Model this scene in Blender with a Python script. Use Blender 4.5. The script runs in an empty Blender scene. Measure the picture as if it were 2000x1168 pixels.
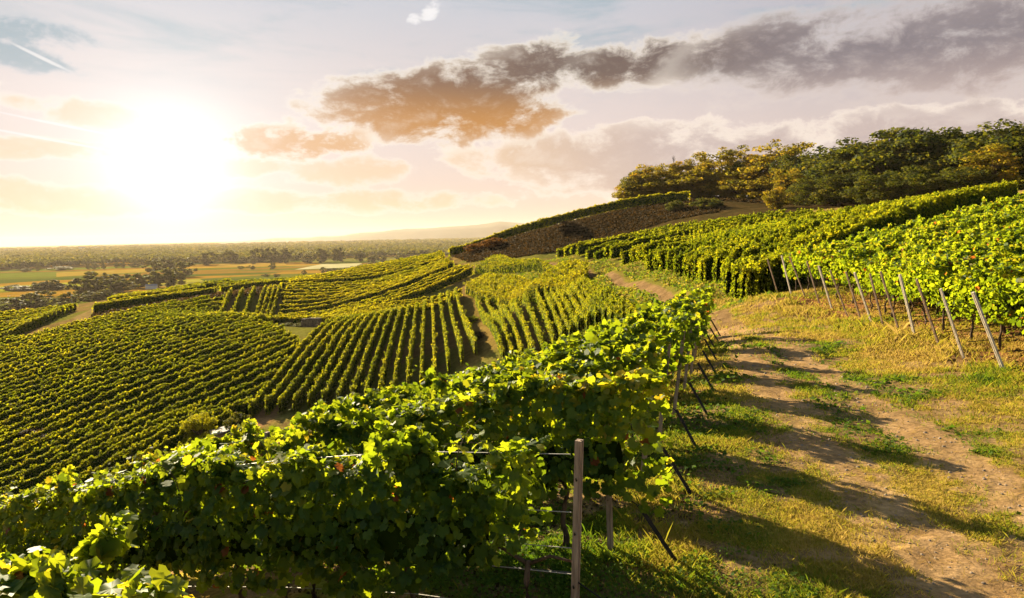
import bpy, math, random
import numpy as np
from mathutils import Matrix, Vector
sc = bpy.context.scene
COL = sc.collection
R = math.radians
random.seed(7)
rng = np.random.default_rng(7)

# ------------------------------------------------------------------ camera
F = 1333.0                      # focal length in pixels of the 2000 px wide photograph
CZ = 45.0                       # camera height above the plain
PITCH = math.atan((584 - 456) / F)
ROLL = math.atan(0.0212)
f_ = np.array([0, math.cos(PITCH), -math.sin(PITCH)])
u0 = np.array([0, math.sin(PITCH), math.cos(PITCH)])
r0 = np.array([1.0, 0, 0])
u_ = u0 * math.cos(ROLL) + r0 * math.sin(ROLL)
r_ = r0 * math.cos(ROLL) - u0 * math.sin(ROLL)
CAM = np.array([0, 0, CZ])
cd = bpy.data.cameras.new('camera')
cam = bpy.data.objects.new('camera', cd)
COL.objects.link(cam)
cam.matrix_world = Matrix(((r_[0], u_[0], -f_[0], 0), (r_[1], u_[1], -f_[1], 0), (r_[2], u_[2], -f_[2], CZ), (0, 0, 0, 1)))
cd.sensor_width = 36
cd.lens = 36 * F / 2000
cd.clip_start = 0.1
cd.clip_end = 60000
sc.camera = cam

# ------------------------------------------------------------------ exposure, sun
EXPO = 1.8
sc.view_settings.view_transform = 'Standard'
sc.view_settings.look = 'None'
sc.view_settings.exposure = EXPO
sc.view_settings.gamma = 1
sc.cycles.max_bounces = 6
sc.cycles.diffuse_bounces = 3
sc.cycles.transmission_bounces = 4
sc.cycles.glossy_bounces = 2
sc.cycles.volume_bounces = 0
sc.cycles.use_denoising = True
sc.cycles.sample_clamp_indirect = 6
SUN_AZ, SUN_EL = R(-37), R(20)          # azimuth measured from +Y, negative to the left
sl = bpy.data.lights.new('sun', 'SUN')
sl.energy = 5.0
sl.angle = R(0.5)
sl.color = (1.0, 0.84, 0.55)
sun = bpy.data.objects.new('sun', sl)
COL.objects.link(sun)
sd = Vector((math.sin(SUN_AZ) * math.cos(SUN_EL), math.cos(SUN_AZ) * math.cos(SUN_EL), math.sin(SUN_EL)))
sun.rotation_euler = sd.to_track_quat('Z', 'Y').to_euler()
sun.location = (-40, 40, 120)


def ray(px, py):
    return f_ + r_ * (px - 1000) / F - u_ * (py - 584) / F


def at(px, py, Y, h=0.0):
    d = ray(px, py)
    p = CAM + d * (Y / d[1])
    p[2] -= h
    return p


def lin(*c):
    return tuple((v / 255 / 12.92 if v / 255 <= .04045 else ((v / 255 + .055) / 1.055) ** 2.4) for v in c)


# ------------------------------------------------------------------ node expression helper
class NX:
    def __init__(s, nt): s.nt = nt
    def n(s, t, **k):
        o = s.nt.nodes.new(t)
        for a, b in k.items(): setattr(o, a, b)
        return o
    def put(s, sock, v):
        if isinstance(v, bpy.types.NodeSocket): s.nt.links.new(v, sock)
        elif v is not None: sock.default_value = v
    def m(s, op, a, b=None, c=None, clamp=False):
        o = s.n('ShaderNodeMath', operation=op, use_clamp=clamp)
        for i, v in enumerate((a, b, c)): s.put(o.inputs[i], v)
        return o.outputs[0]
    def add(s, a, b): return s.m('ADD', a, b)
    def sub(s, a, b): return s.m('SUBTRACT', a, b)
    def mul(s, a, b): return s.m('MULTIPLY', a, b)
    def step(s, v, a, b, lo=0.0, hi=1.0):
        o = s.n('ShaderNodeMapRange', interpolation_type='SMOOTHSTEP')
        s.put(o.inputs[0], v)
        o.inputs[1].default_value, o.inputs[2].default_value = a, b
        o.inputs[3].default_value, o.inputs[4].default_value = lo, hi
        return o.outputs[0]
    def mix(s, f, a, b, mode='MIX'):
        o = s.n('ShaderNodeMix', data_type='RGBA', blend_type=mode)
        s.put(o.inputs[0], f)
        for i, v in ((6, a), (7, b)):
            s.put(o.inputs[i], (*v, 1) if isinstance(v, tuple) and len(v) == 3 else v)
        return o.outputs[2]
    def noise(s, vec, scale, detail=6, rough=.55, dist=0.0):
        o = s.n('ShaderNodeTexNoise', noise_dimensions='3D')
        s.put(o.inputs['Vector'], vec)
        o.inputs['Scale'].default_value = scale
        o.inputs['Detail'].default_value = detail
        o.inputs['Roughness'].default_value = rough
        o.inputs['Distortion'].default_value = dist
        return o.outputs[0]
    def comb(s, x, y, z):
        o = s.n('ShaderNodeCombineXYZ')
        for i, v in enumerate((x, y, z)): s.put(o.inputs[i], v)
        return o.outputs[0]


# ------------------------------------------------------------------ world: Nishita sky, veil, glow and clouds
def build_world():
    w = bpy.data.worlds.new('World')
    sc.world = w
    w.use_nodes = True
    nt = w.node_tree
    nt.nodes.clear()
    X = NX(nt)
    K = 2 ** -EXPO
    def L(*c): return tuple(v * K for v in lin(*c))
    sky = X.n('ShaderNodeTexSky', sky_type='NISHITA', sun_disc=False)
    sky.sun_elevation = SUN_EL
    sky.sun_rotation = SUN_AZ
    sky.air_density = 1.2
    sky.dust_density = 2.0
    tc = X.n('ShaderNodeTexCoord')
    sp = X.n('ShaderNodeSeparateXYZ')
    nt.links.new(tc.outputs['Generated'], sp.inputs[0])
    x, y, z = sp.outputs
    az = X.m('ARCTAN2', x, y)
    el = X.m('ARCSINE', z)
    def ang(px, py):
        d = ray(px, py); d = d / np.linalg.norm(d)
        return math.atan2(d[0], d[1]), math.asin(d[2])
    # base gradient
    nis = X.mix(1.0, sky.outputs[0], (0.05, 0.05, 0.05), 'MULTIPLY')
    g = X.mix(X.step(el, 0.0, 0.17), L(240, 214, 194), L(230, 215, 211))
    g = X.mix(X.step(el, 0.15, 0.36), g, L(196, 202, 213))
    gr = X.mix(X.step(el, 0.03, 0.28), L(226, 204, 192), L(186, 184, 194))
    g = X.mix(X.step(az, 0.05, 0.55), g, gr)
    v1 = X.comb(X.mul(az, 1.6), X.mul(el, 9.0), 3.3)
    streak = X.noise(v1, 2.2, 7, .6, .4)
    g = X.mix(X.mul(X.step(streak, .45, .72), X.step(el, .14, .3)), g, L(160, 182, 194))
    base = X.mix(X.step(el, 0.38, 0.75), g, nis)
    front = X.step(y, -0.2, 0.45)
    base = X.mix(front, nis, base)
    # glow round the low sun behind the haze
    ga, ge = ang(335, 325)
    def gd(sa, se):
        a = X.mul(X.sub(az, ga), 1 / sa); b = X.mul(X.sub(el, ge), 1 / se)
        return X.m('SQRT', X.add(X.mul(a, a), X.mul(b, b)))
    d = gd(1, .95)
    near = X.add(X.mul(X.m('EXPONENT', X.mul(X.mul(d, d), -1 / (0.06 ** 2))), .5), X.mul(X.m('EXPONENT', X.mul(d, -1 / .10)), .52))
    wide = X.m('EXPONENT', X.mul(d, -1 / 0.17))
    warm = X.step(d, 0.12, 0.85)
    # clouds
    dark = X.mix(X.step(az, -0.28, 0.10), L(146, 104, 74), L(112, 96, 92))
    dark = X.mix(X.step(az, 0.12, 0.5), dark, L(128, 120, 128))
    low = X.mix(X.step(az, -0.3, 0.22), L(238, 196, 140), L(202, 176, 156))
    dark = X.mix(X.step(el, 0.225, 0.15), dark, X.mix(X.step(az, .08, .32), L(196, 136, 70), L(176, 158, 156)))
    rim = X.mix(X.step(az, 0.05, 0.5), L(255, 246, 232), L(232, 218, 210))
    cn = X.noise(X.comb(X.mul(az, 1.0), X.mul(el, 1.7), 0.7), 13.0, 11, .66, .25)
    cn2 = X.noise(X.comb(X.mul(az, 1.0), X.mul(el, 2.2), 5.1), 4.2, 6, .6, .3)
    tex = X.add(X.mul(X.sub(cn, .5), 4.2), X.mul(X.sub(cn2, .5), 1.8))
    col = base
    col = X.mix(X.m('MULTIPLY', wide, .4, clamp=True), col, X.mix(X.step(el, .02, .2), L(255, 240, 222), L(255, 248, 246)))
    sunc = (1.7 * K, 1.68 * K, 1.62 * K)
    def cloud(col, items, strength, rimc, darkc, t0=0.0, soft=.35, rag=1.0):
        shape = None
        for (px, py, a, b, rot) in items:
            a0, e0 = ang(px, py)
            du, dv = X.sub(az, a0), X.sub(el, e0)
            ct, st = math.cos(rot), math.sin(rot)
            p = X.mul(X.add(X.mul(du, ct), X.mul(dv, st)), F / a)
            q = X.mul(X.sub(X.mul(dv, ct), X.mul(du, st)), F / b)
            s_ = X.sub(1.0, X.add(X.mul(p, p), X.mul(q, q)))
            s_ = X.m('MAXIMUM', s_, -3.0)
            shape = s_ if shape is None else X.m('SMOOTH_MAX', shape, s_, .4)
        den = X.add(X.mul(shape, 1.05), X.mul(tex, rag))
        cov = X.step(den, t0, t0 + soft)
        thick = X.step(den, t0 + .12, t0 + 1.05)
        c = X.mix(thick, rimc, X.mix(X.mul(X.step(cn, .5, .75), .4), darkc, rimc))
        return X.mix(X.mul(cov, strength), col, c)
    soft_dark = X.mix(X.step(az, -0.2, 0.3), L(240, 204, 162), L(198, 181, 178))
    col = cloud(col, [(1700, 270, 520, 58, .05), (1180, 300, 360, 60, .0), (1500, 330, 560, 55, 0)], .95, L(254, 240, 226), soft_dark, 0.0, .45, .85)
    col = cloud(col, [(690, 335, 150, 32, .1), (480, 325, 100, 20, 0), (110, 395, 220, 28, -.06), (380, 392, 80, 18, 0), (640, 392, 330, 24, 0), (20, 372, 80, 26, 0), (120, 210, 150, 26, -.1), (60, 290, 160, 20, 0)], .62, rim, L(244, 206, 160), -.05, .5)
    col = cloud(col, [(590, 276, 165, 34, .06), (690, 262, 60, 22, .3)], .9, rim, L(222, 168, 108), 0.05, .5, 1.3)
    col = cloud(col, [(870, 185, 300, 74, .12), (930, 228, 210, 62, .08), (1230, 128, 220, 44, .12), (1040, 145, 120, 62, .3)], 1.0, rim, dark, -.05, .6, .9)
    col = cloud(col, [(1760, 95, 360, 100, .02), (1500, 90, 210, 62, .15), (1960, 90, 240, 110, 0)], .95, rim, dark, -.05, .9, .6)
    col = cloud(col, [(30, 60, 130, 28, -.05), (40, 105, 110, 26, -.15), (120, 130, 90, 14, -.3)], .8, L(200, 206, 214), L(140, 168, 182), 0.0, .9)
    col = cloud(col, [(838, 22, 44, 18, .6), (812, 36, 26, 16, .1)], .9, L(246, 244, 244), L(250, 248, 248), .35, .5)
    col = cloud(col, [(84, 114, 62, 4, -.42), (100, 240, 130, 3, -.17), (95, 272, 120, 3, -.16)], .7, L(246, 240, 240), L(250, 246, 244), .2, .8, .35)
    col = X.mix(X.m('MULTIPLY', near, 1.0, clamp=True), col, sunc)
    bg = X.n('ShaderNodeBackground')
    X.put(bg.inputs[0], col)
    bg.inputs[1].default_value = 1.0
    out = X.n('ShaderNodeOutputWorld')
    nt.links.new(bg.outputs[0], out.inputs[0])


build_world()


# ------------------------------------------------------------------ numpy noise
def hash2(i, j, seed):
    h = (i.astype(np.int64) * 374761393 + j.astype(np.int64) * 668265263 + seed * 974711) & 0xFFFFFFFF
    h = ((h ^ (h >> 13)) * 1274126177) & 0xFFFFFFFF
    h = ((h ^ (h >> 16)) * 2246822519) & 0xFFFFFFFF
    return ((h ^ (h >> 15)) & 0xFFFFFF) / float(0xFFFFFF)


def vnoise(x, y, seed=0):
    x = np.asarray(x, float); y = np.asarray(y, float)
    x, y = np.broadcast_arrays(x, y)
    i, j = np.floor(x), np.floor(y)
    fx, fy = x - i, y - j
    fx = fx * fx * (3 - 2 * fx); fy = fy * fy * (3 - 2 * fy)
    a, b = hash2(i, j, seed), hash2(i + 1, j, seed)
    c, d = hash2(i, j + 1, seed), hash2(i + 1, j + 1, seed)
    return (a + (b - a) * fx) * (1 - fy) + (c + (d - c) * fx) * fy


def fbm(x, y, o=4, seed=0):
    s, a, t = 0, .5, 0
    for k in range(o):
        s = s + a * vnoise(np.asarray(x) * 2 ** k, np.asarray(y) * 2 ** k, seed + k * 17); t += a; a *= .5
    return s / t


def sstep(v, a, b):
    t = np.clip((v - a) / (b - a), 0, 1)
    return t * t * (3 - 2 * t)


def inpoly(x, y, poly):
    r = np.zeros(x.shape, bool)
    n = len(poly)
    for k in range(n):
        x0, y0 = poly[k][:2]; x1, y1 = poly[(k + 1) % n][:2]
        if y0 == y1: continue
        c = ((y0 > y) != (y1 > y)) & (x < (x1 - x0) * (y - y0) / (y1 - y0) + x0)
        r ^= c
    return r


# ------------------------------------------------------------------ terrain
ROWD = np.array([-.89, .455]); ROWD /= np.linalg.norm(ROWD)


def fstart(Y):                                   # where the left vine rows begin beside the track
    X = np.interp(Y, [3, 5.3, 7.3, 9.3, 11.5, 15, 18.6, 21.4, 26, 30], [-.25, .44, 1.04, 1.75, 2.48, 3.75, 4.95, 5.75, 7.3, 8.5])
    Z = np.interp(Y, [3, 5.3, 11.5, 18.6, 26, 30], [-3.5, -3.55, -3.6, -3.75, -4.15, -4.4])
    return X, Z


CP = []
def W(x, y, z): CP.append((x, y, CZ + z))
def P(px, py, Y, h=0.0): CP.append(tuple(at(px, py, Y, h)))


for Y in (3.2, 7.3, 11.5, 15.5, 20, 26):
    X0, Z0 = fstart(Y)
    for s in (0, 2.5, 5, 9, 13, 18, 25):
        W(X0 + ROWD[0] * s, Y + ROWD[1] * s, Z0 - (.13 + .019 * (Y - 5.3)) * s - .012 * s * s)
for x, y, z in ((4, 0, -3.5), (0, 0, -3.5), (9, 0, -3.1), (-5, -2, -4.4), (5, 8, -3.58), (6, 12, -3.58), (7.4, 18, -3.68), (9, 26, -3.95), (16, 8, -2.6),
                (3, 5, -3.55), (20, 15, -1.95), (30, 22, -.6), (45, 30, 1.4), (45, 60, 1.9), (60, 45, 3.4), (0, -25, -3), (-30, -10, -10), (40, -10, .5), (70, 80, 5.0),
                (-30, 270, -24), (10, 285, -20), (60, 290, -6), (120, 230, 6), (110, 130, 6), (-120, 20, -22), (-90, -20, -20), (-45, 5, -15),
                (-160, 320, -28), (-240, 260, -34), (-100, 330, -28), (-200, 150, -27), (-150, 90, -24), (-270, 100, -32)):
    W(x, y, z)
for a in ((1960, 722, 15), (1883, 700, 16.7), (1836, 678, 18.3), (1726, 642, 22), (1610, 610, 28), (1510, 579, 33),     # right end posts
          (1395, 609, 33), (1330, 579, 44), (1290, 566, 52), (1240, 550, 60), (1190, 532, 73), (1132, 522, 92), (1080, 513, 112), (1000, 509, 135),       # track beyond the crest
          (1455, 597, 36.5), (1435, 582, 40), (1362, 562, 46), (1335, 552, 52), (1275, 540, 64), (1230, 525, 80), (1150, 515, 105), (1087, 507, 125),                          # foot of the hillside rows
          (480, 630, 130), (603, 688, 100), (421, 825, 73), (350, 900, 61), (470, 845, 66), (0, 930, 65), (0, 800, 86), (0, 700, 112), (100, 662, 124), (168, 640, 132), (-250, 900, 70), (-250, 720, 108),
          (330, 602, 150), (440, 584, 160), (540, 570, 172), (300, 700, 103), (200, 790, 83),
          (667, 638, 130), (491, 818, 73), (780, 622, 129), (890, 608, 128), (840, 760, 75), (935, 695, 76),
          (930, 594, 112), (1050, 582, 95), (1118, 577, 80), (1168, 580, 66), (985, 716, 70), (1180, 640, 54), (1252, 642, 46), (1080, 684, 63),
          (524, 635, 146), (604, 640, 139), (845, 540, 165), (587, 555, 222), (849, 506, 192), (720, 560, 175), (720, 530, 205), (905, 548, 142), (890, 583, 126), (1000, 549, 116), (1150, 546, 80), (1100, 534, 92),
          (185, 612, 152), (210, 596, 166), (250, 606, 154), (420, 576, 182), (450, 556, 216), (600, 548, 228), (320, 590, 168), (330, 575, 192),
          (0, 672, 126), (90, 632, 150), (150, 608, 166), (0, 620, 182),
          (880, 501, 190), (1000, 463, 178), (1200, 413, 172), (1340, 394, 168),                                          # crest of the spur
          (915, 511, 168), (1000, 504, 152), (1100, 489, 150), (1200, 463, 152), (1300, 431, 150), (1400, 414, 142)):
    P(*a)
for a in ((1674, 412, 80), (1550, 408, 96), (1400, 424, 116), (1200, 462, 141), (1095, 492, 138), (2000, 352, 60), (1850, 380, 66)):
    P(*a, 1.95)
for a in ((1200, 411, 195), (1100, 448, 198), (1000, 474, 200), (1260, 399, 198), (1150, 432, 196), (1340, 394, 185), (1400, 384, 192), (1500, 396, 166), (1600, 402, 140), (1800, 400, 125), (2000, 392, 115), (1500, 410, 130)):
    P(*a)
CP = np.array(CP)
_r = np.hypot(CP[:, 0], CP[:, 1])
_c = 0.05 * _r + .6


def _phi(x, y):
    return np.sqrt((x[:, None] - CP[None, :, 0]) ** 2 + (y[:, None] - CP[None, :, 1]) ** 2 + _c[None, :] ** 2)


_A = _phi(CP[:, 0], CP[:, 1])
_A[np.diag_indices(len(CP))] += -.25
_n = len(CP)
_M = np.zeros((_n + 3, _n + 3))
_M[:_n, :_n] = _A
_M[:_n, _n] = 1; _M[:_n, _n + 1] = CP[:, 0] / 100; _M[:_n, _n + 2] = CP[:, 1] / 100
_M[_n:, :_n] = _M[:_n, _n:].T
_sol = np.linalg.lstsq(_M, np.concatenate([CP[:, 2], [0, 0, 0]]), rcond=None)[0]


def height(x, y):
    x = np.atleast_1d(np.asarray(x, float)); y = np.atleast_1d(np.asarray(y, float))
    sh = x.shape
    x, y = x.ravel(), y.ravel()
    z = np.empty_like(x)
    for k in range(0, len(x), 60000):
        a, b = x[k:k + 60000], y[k:k + 60000]
        z[k:k + 60000] = _phi(a, b) @ _sol[:_n] + _sol[_n] + _sol[_n + 1] * a / 100 + _sol[_n + 2] * b / 100
    r = np.hypot(x, y)
    # small relief
    z += (fbm(x * .35, y * .35, 4, 3) - .5) * .10 * np.clip(r / 12, .4, 3) * (r < 400)
    z += (fbm(x * 3.1, y * 3.1, 3, 9) - .5) * .05 * (r < 60)
    t = sstep(r, 295, 440)
    plain = (fbm(x / 400, y / 400, 3, 5) - .5) * 2.0
    z = np.clip(z, -5, 75) * (1 - t) + plain * t
    return z.reshape(sh)


# ------------------------------------------------------------------ mesh helpers
def link(name, me, mats=(), parent=None):
    o = bpy.data.objects.new(name, me)
    COL.objects.link(o)
    for m in mats: me.materials.append(m)
    if parent is not None: o.parent = parent
    return o


def np_mesh(name, V, Fc, tint=None, smooth=False, col=None, matidx=None):
    """V (n,3), Fc (m,k) faces of k corners."""
    me = bpy.data.meshes.new(name)
    V = np.ascontiguousarray(V, np.float32); Fc = np.ascontiguousarray(Fc, np.int32)
    m, k = Fc.shape
    me.vertices.add(len(V)); me.vertices.foreach_set('co', V.ravel())
    me.loops.add(m * k); me.loops.foreach_set('vertex_index', Fc.ravel())
    me.polygons.add(m)
    me.polygons.foreach_set('loop_start', np.arange(m, dtype=np.int32) * k)
    if smooth: me.polygons.foreach_set('use_smooth', np.ones(m, bool))
    if matidx is not None: me.polygons.foreach_set('material_index', np.ascontiguousarray(matidx, np.int32))
    if tint is not None:
        a = me.attributes.new('tint', 'FLOAT', 'POINT'); a.data.foreach_set('value', np.ascontiguousarray(tint, np.float32))
    if col is not None:
        a = me.attributes.new('Col', 'FLOAT_COLOR', 'POINT')
        a.data.foreach_set('color', np.ascontiguousarray(np.concatenate([col, np.ones((len(col), 1))], 1), np.float32).ravel())
    me.update(calc_edges=True)
    return me


class MB:
    """collects tubes and boxes into one mesh"""
    def __init__(s): s.v = []; s.f = []
    def tube(s, pts, rad, n=6, cap=True):
        pts = [Vector(p) for p in pts]; b = len(s.v)
        rad = rad if hasattr(rad, '__len__') else [rad] * len(pts)
        for i, p in enumerate(pts):
            d = (pts[min(i + 1, len(pts) - 1)] - pts[max(i - 1, 0)]).normalized()
            a = d.orthogonal().normalized() if abs(d.z) < .99 else Vector((1, 0, 0))
            if abs(d.z) < .99: a = d.cross(Vector((0, 0, 1))).normalized()
            c = d.cross(a)
            for k in range(n):
                t = 2 * math.pi * k / n
                s.v.append(p + (a * math.cos(t) + c * math.sin(t)) * rad[i])
        for i in range(len(pts) - 1):
            for k in range(n):
                q = b + i * n
                s.f.append((q + k, q + (k + 1) % n, q + n + (k + 1) % n, q + n + k))
        if cap:
            s.f.append(tuple(b + k for k in reversed(range(n)))); e = b + (len(pts) - 1) * n
            s.f.append(tuple(e + k for k in range(n)))
    def prism(s, prof, p0, p1, xdir):
        """extrude a closed 2-D profile (ccw) from p0 to p1; xdir is the profile's first axis"""
        p0, p1 = Vector(p0), Vector(p1); d = (p1 - p0).normalized(); xd = Vector(xdir); xd = (xd - d * xd.dot(d)).normalized(); yd = d.cross(xd)
        b = len(s.v); n = len(prof)
        for p in (p0, p1):
            for (a, c) in prof: s.v.append(p + xd * a + yd * c)
        for k in range(n): s.f.append((b + k, b + (k + 1) % n, b + n + (k + 1) % n, b + n + k))
        s.f.append(tuple(b + k for k in reversed(range(n)))); s.f.append(tuple(b + n + k for k in range(n)))
    def box(s, c, size, xd=(1, 0, 0)):
        c = Vector(c); w, d, h = size
        s.prism([(-w / 2, -d / 2), (w / 2, -d / 2), (w / 2, d / 2), (-w / 2, d / 2)], c - Vector((0, 0, h / 2)), c + Vector((0, 0, h / 2)), xd)
    def mesh(s, name, smooth=False):
        me = bpy.data.meshes.new(name); me.from_pydata([tuple(v) for v in s.v], [], s.f); me.update()
        if smooth:
            for p in me.polygons: p.use_smooth = True
        return me
    def build(s, name, mat, parent=None, smooth=False):
        return link(name, s.mesh(name, smooth), [mat], parent)


def tag(o, label=None, cat=None, group=None, kind=None):
    if label: o['label'] = label
    if cat: o['category'] = cat
    if group: o['group'] = group
    if kind: o['kind'] = kind
    return o


def empty(name, loc, rz=0.0):
    o = bpy.data.objects.new(name, None); COL.objects.link(o)
    o.location = loc; o.rotation_euler = (0, 0, rz); o.empty_display_size = .2
    return o


ORD = ['first', 'second', 'third', 'fourth', 'fifth', 'sixth', 'seventh', 'eighth', 'ninth', 'tenth', 'eleventh', 'twelfth', 'thirteenth', 'fourteenth',
       'fifteenth', 'sixteenth', 'seventeenth', 'eighteenth', 'nineteenth'] + [a + b for a in ('twenty', 'thirty', 'forty', 'fifty') for b in
       ('', '-first', '-second', '-third', '-fourth', '-fifth', '-sixth', '-seventh', '-eighth', '-ninth')]
for _i, _o in enumerate(ORD):
    if _o in ('twenty', 'thirty', 'forty', 'fifty'): ORD[_i] = _o[:-1] + 'ieth'


# ------------------------------------------------------------------ materials
def mat_new(name):
    m = bpy.data.materials.new(name); m.use_nodes = True
    nt = m.node_tree; nt.nodes.clear()
    X = NX(nt)
    out = X.n('ShaderNodeOutputMaterial')
    return m, nt, X, out


def leaf_mat(name, stops, trans, tstops=None, gloss=.2, rough=.55):
    """stops: list of (pos, colour) over the per-leaf tint"""
    m, nt, X, out = mat_new(name)
    at_ = X.n('ShaderNodeAttribute', attribute_name='tint')
    def ramp(st):
        r = X.n('ShaderNodeValToRGB')
        cr = r.color_ramp
        while len(cr.elements) < len(st): cr.elements.new(.5)
        for e, (p, c) in zip(cr.elements, st): e.position = p; e.color = (*c, 1)
        nt.links.new(at_.outputs['Fac'], r.inputs[0])
        return r.outputs[0]
    p = X.n('ShaderNodeBsdfPrincipled')
    X.put(p.inputs['Base Color'], ramp(stops))
    p.inputs['Roughness'].default_value = rough
    p.inputs['Specular IOR Level'].default_value = gloss
    t = X.n('ShaderNodeBsdfTranslucent')
    X.put(t.inputs[0], ramp(tstops or stops))
    mx = X.n('ShaderNodeMixShader'); mx.inputs[0].default_value = trans
    nt.links.new(p.outputs[0], mx.inputs[1]); nt.links.new(t.outputs[0], mx.inputs[2])
    nt.links.new(mx.outputs[0], out.inputs[0])
    return m


def plain_mat(name, c0, c1, scale=6, rough=.85, bump=.3, stretch=(1, 1, 1), spec=.3, metal=0.0):
    m, nt, X, out = mat_new(name)
    tc = X.n('ShaderNodeTexCoord'); mp = X.n('ShaderNodeMapping'); mp.inputs['Scale'].default_value = stretch
    nt.links.new(tc.outputs['Object'], mp.inputs[0])
    n = X.noise(mp.outputs[0], scale, 8, .65)
    p = X.n('ShaderNodeBsdfPrincipled')
    X.put(p.inputs['Base Color'], X.mix(X.step(n, .3, .7), c0, c1))
    p.inputs['Roughness'].default_value = rough; p.inputs['Specular IOR Level'].default_value = spec; p.inputs['Metallic'].default_value = metal
    b = X.n('ShaderNodeBump'); b.inputs['Strength'].default_value = bump; b.inputs['Distance'].default_value = .02
    nt.links.new(n, b.inputs['Height']); nt.links.new(b.outputs[0], p.inputs['Normal'])
    nt.links.new(p.outputs[0], out.inputs[0])
    return m


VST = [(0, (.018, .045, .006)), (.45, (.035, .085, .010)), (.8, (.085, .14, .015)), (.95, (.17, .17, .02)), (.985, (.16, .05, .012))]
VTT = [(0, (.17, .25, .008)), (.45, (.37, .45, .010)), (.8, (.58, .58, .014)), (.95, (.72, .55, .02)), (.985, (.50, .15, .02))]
M_VINE = leaf_mat('vine_leaf', VST, .52, VTT)
M_FAR = leaf_mat('vine_leaf_far', [(0, (.028, .048, .005)), (.5, (.11, .135, .008)), (1, (.28, .24, .012))], .48,
                 [(0, (.18, .24, .006)), (.5, (.48, .48, .009)), (1, (.78, .62, .014))], .08, .8)
M_TREE = leaf_mat('tree_leaf', [(0, (.012, .026, .006)), (.5, (.034, .048, .007)), (1, (.10, .09, .010))], .34,
                  [(0, (.07, .09, .008)), (.5, (.22, .22, .012)), (1, (.46, .32, .02))], .1, .75)
M_GOLD = leaf_mat('golden_leaf', [(0, (.05, .05, .008)), (.5, (.16, .12, .010)), (1, (.32, .17, .012))], .45,
                  [(0, (.16, .16, .010)), (.5, (.46, .36, .014)), (1, (.68, .34, .02))], .1, .75)
M_PLAIN = leaf_mat('plain_leaf', [(0, (.02, .032, .006)), (.5, (.055, .065, .010)), (1, (.13, .11, .016))], .35,
                   [(0, (.10, .11, .010)), (.5, (.22, .20, .014)), (1, (.40, .28, .02))], .1, .75)
M_SCRUB = leaf_mat('scrub', [(0, (.018, .016, .005)), (.5, (.036, .026, .007)), (1, (.09, .052, .013))], .3,
                   [(0, (.03, .022, .006)), (.5, (.075, .042, .010)), (1, (.20, .10, .02))], .1, .75)  # brown scrub, darkened to carry the shade lying on the bank
M_GRASS = leaf_mat('grass_blade', [(0, (.04, .085, .010)), (.4, (.10, .14, .012)), (.7, (.28, .20, .03)), (1, (.38, .25, .07))], .4,
                   [(0, (.13, .26, .012)), (.4, (.28, .34, .015)), (.7, (.50, .40, .035)), (1, (.58, .40, .10))], .1, .75)
M_RUSSET = leaf_mat('russet_leaf', [(0, (.05, .025, .006)), (.5, (.13, .055, .010)), (1, (.24, .10, .014))], .4,
                    [(0, (.12, .05, .008)), (.5, (.34, .14, .012)), (1, (.50, .22, .02))], .1, .8)
M_YELLOW = leaf_mat('yellow_bush_leaf', [(0, (.10, .11, .008)), (.5, (.22, .21, .012)), (1, (.36, .30, .015))], .45,
                    [(0, (.30, .30, .010)), (.5, (.55, .50, .012)), (1, (.75, .60, .02))], .1, .8)
M_BARK = plain_mat('bark', (.035, .02, .012), (.11, .07, .04), 14, .95, .8, (1, 1, .25))
M_POST = plain_mat('weathered_post', (.16, .10, .065), (.42, .30, .21), 9, .8, .5, (3, 3, .25))
M_SUNLIT_PALE = plain_mat('sunlit_pale_wood', (.45, .38, .30), (.68, .59, .47), 9, .8, .4, (3, 3, .25))  # pale post wood, raised further to put sunlight into its colour
M_STEEL = plain_mat('dark_steel', (.012, .010, .010), (.035, .028, .024), 10, .5, .2, metal=.6)
M_WIRE = plain_mat('steel_wire', (.25, .24, .22), (.40, .38, .35), 10, .6, .1, metal=.5)
M_HOSE = plain_mat('black_hose', (.008, .008, .008), (.02, .02, .02), 10, .5, .1)
M_ROOF = plain_mat('roof_sheet', (.20, .19, .19), (.30, .29, .28), 3, .8, .2)
M_WALL = plain_mat('pale_wall', (.55, .50, .45), (.70, .66, .6), 3, .9, .2)
M_STONE = plain_mat('stone_wall', (.07, .05, .03), (.20, .15, .10), 2.2, .95, 1.0, (1, 1, 1.6))
M_PEBBLE = plain_mat('pebble', (.13, .09, .06), (.30, .23, .17), 5, .9, .3)
M_CORE = plain_mat('dark_block_core', (.012, .022, .003), (.03, .045, .006), 3, 1, .6, (1, 1, 1), 0)  # near-black green for the hulls added inside rows to stop light


def ground_mat(name, bumpd):
    m, nt, X, out = mat_new(name)
    at_ = X.n('ShaderNodeAttribute', attribute_name='Col')
    g = X.n('ShaderNodeNewGeometry')
    n1 = X.noise(g.outputs['Position'], 14, 6, .7)
    n2 = X.noise(g.outputs['Position'], 1.3, 6, .65)
    v = X.add(X.mul(X.step(n1, .25, .75), .75), X.mul(X.step(n2, .3, .7), .5))
    c = X.mix(1.0, at_.outputs['Color'], X.comb(X.add(v, .38), X.add(v, .38), X.add(v, .38)), 'MULTIPLY')
    p = X.n('ShaderNodeBsdfPrincipled')
    X.put(p.inputs['Base Color'], c)
    p.inputs['Roughness'].default_value = 1; p.inputs['Specular IOR Level'].default_value = 0
    b = X.n('ShaderNodeBump'); b.inputs['Strength'].default_value = .8; b.inputs['Distance'].default_value = bumpd
    nt.links.new(X.add(n1, X.mul(n2, 2.0)), b.inputs['Height']); nt.links.new(b.outputs[0], p.inputs['Normal'])
    nt.links.new(p.outputs[0], out.inputs[0])
    return m


M_GROUND = ground_mat('earth_and_grass', .03)
M_TRACK = ground_mat('track_dirt', .02)


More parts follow.
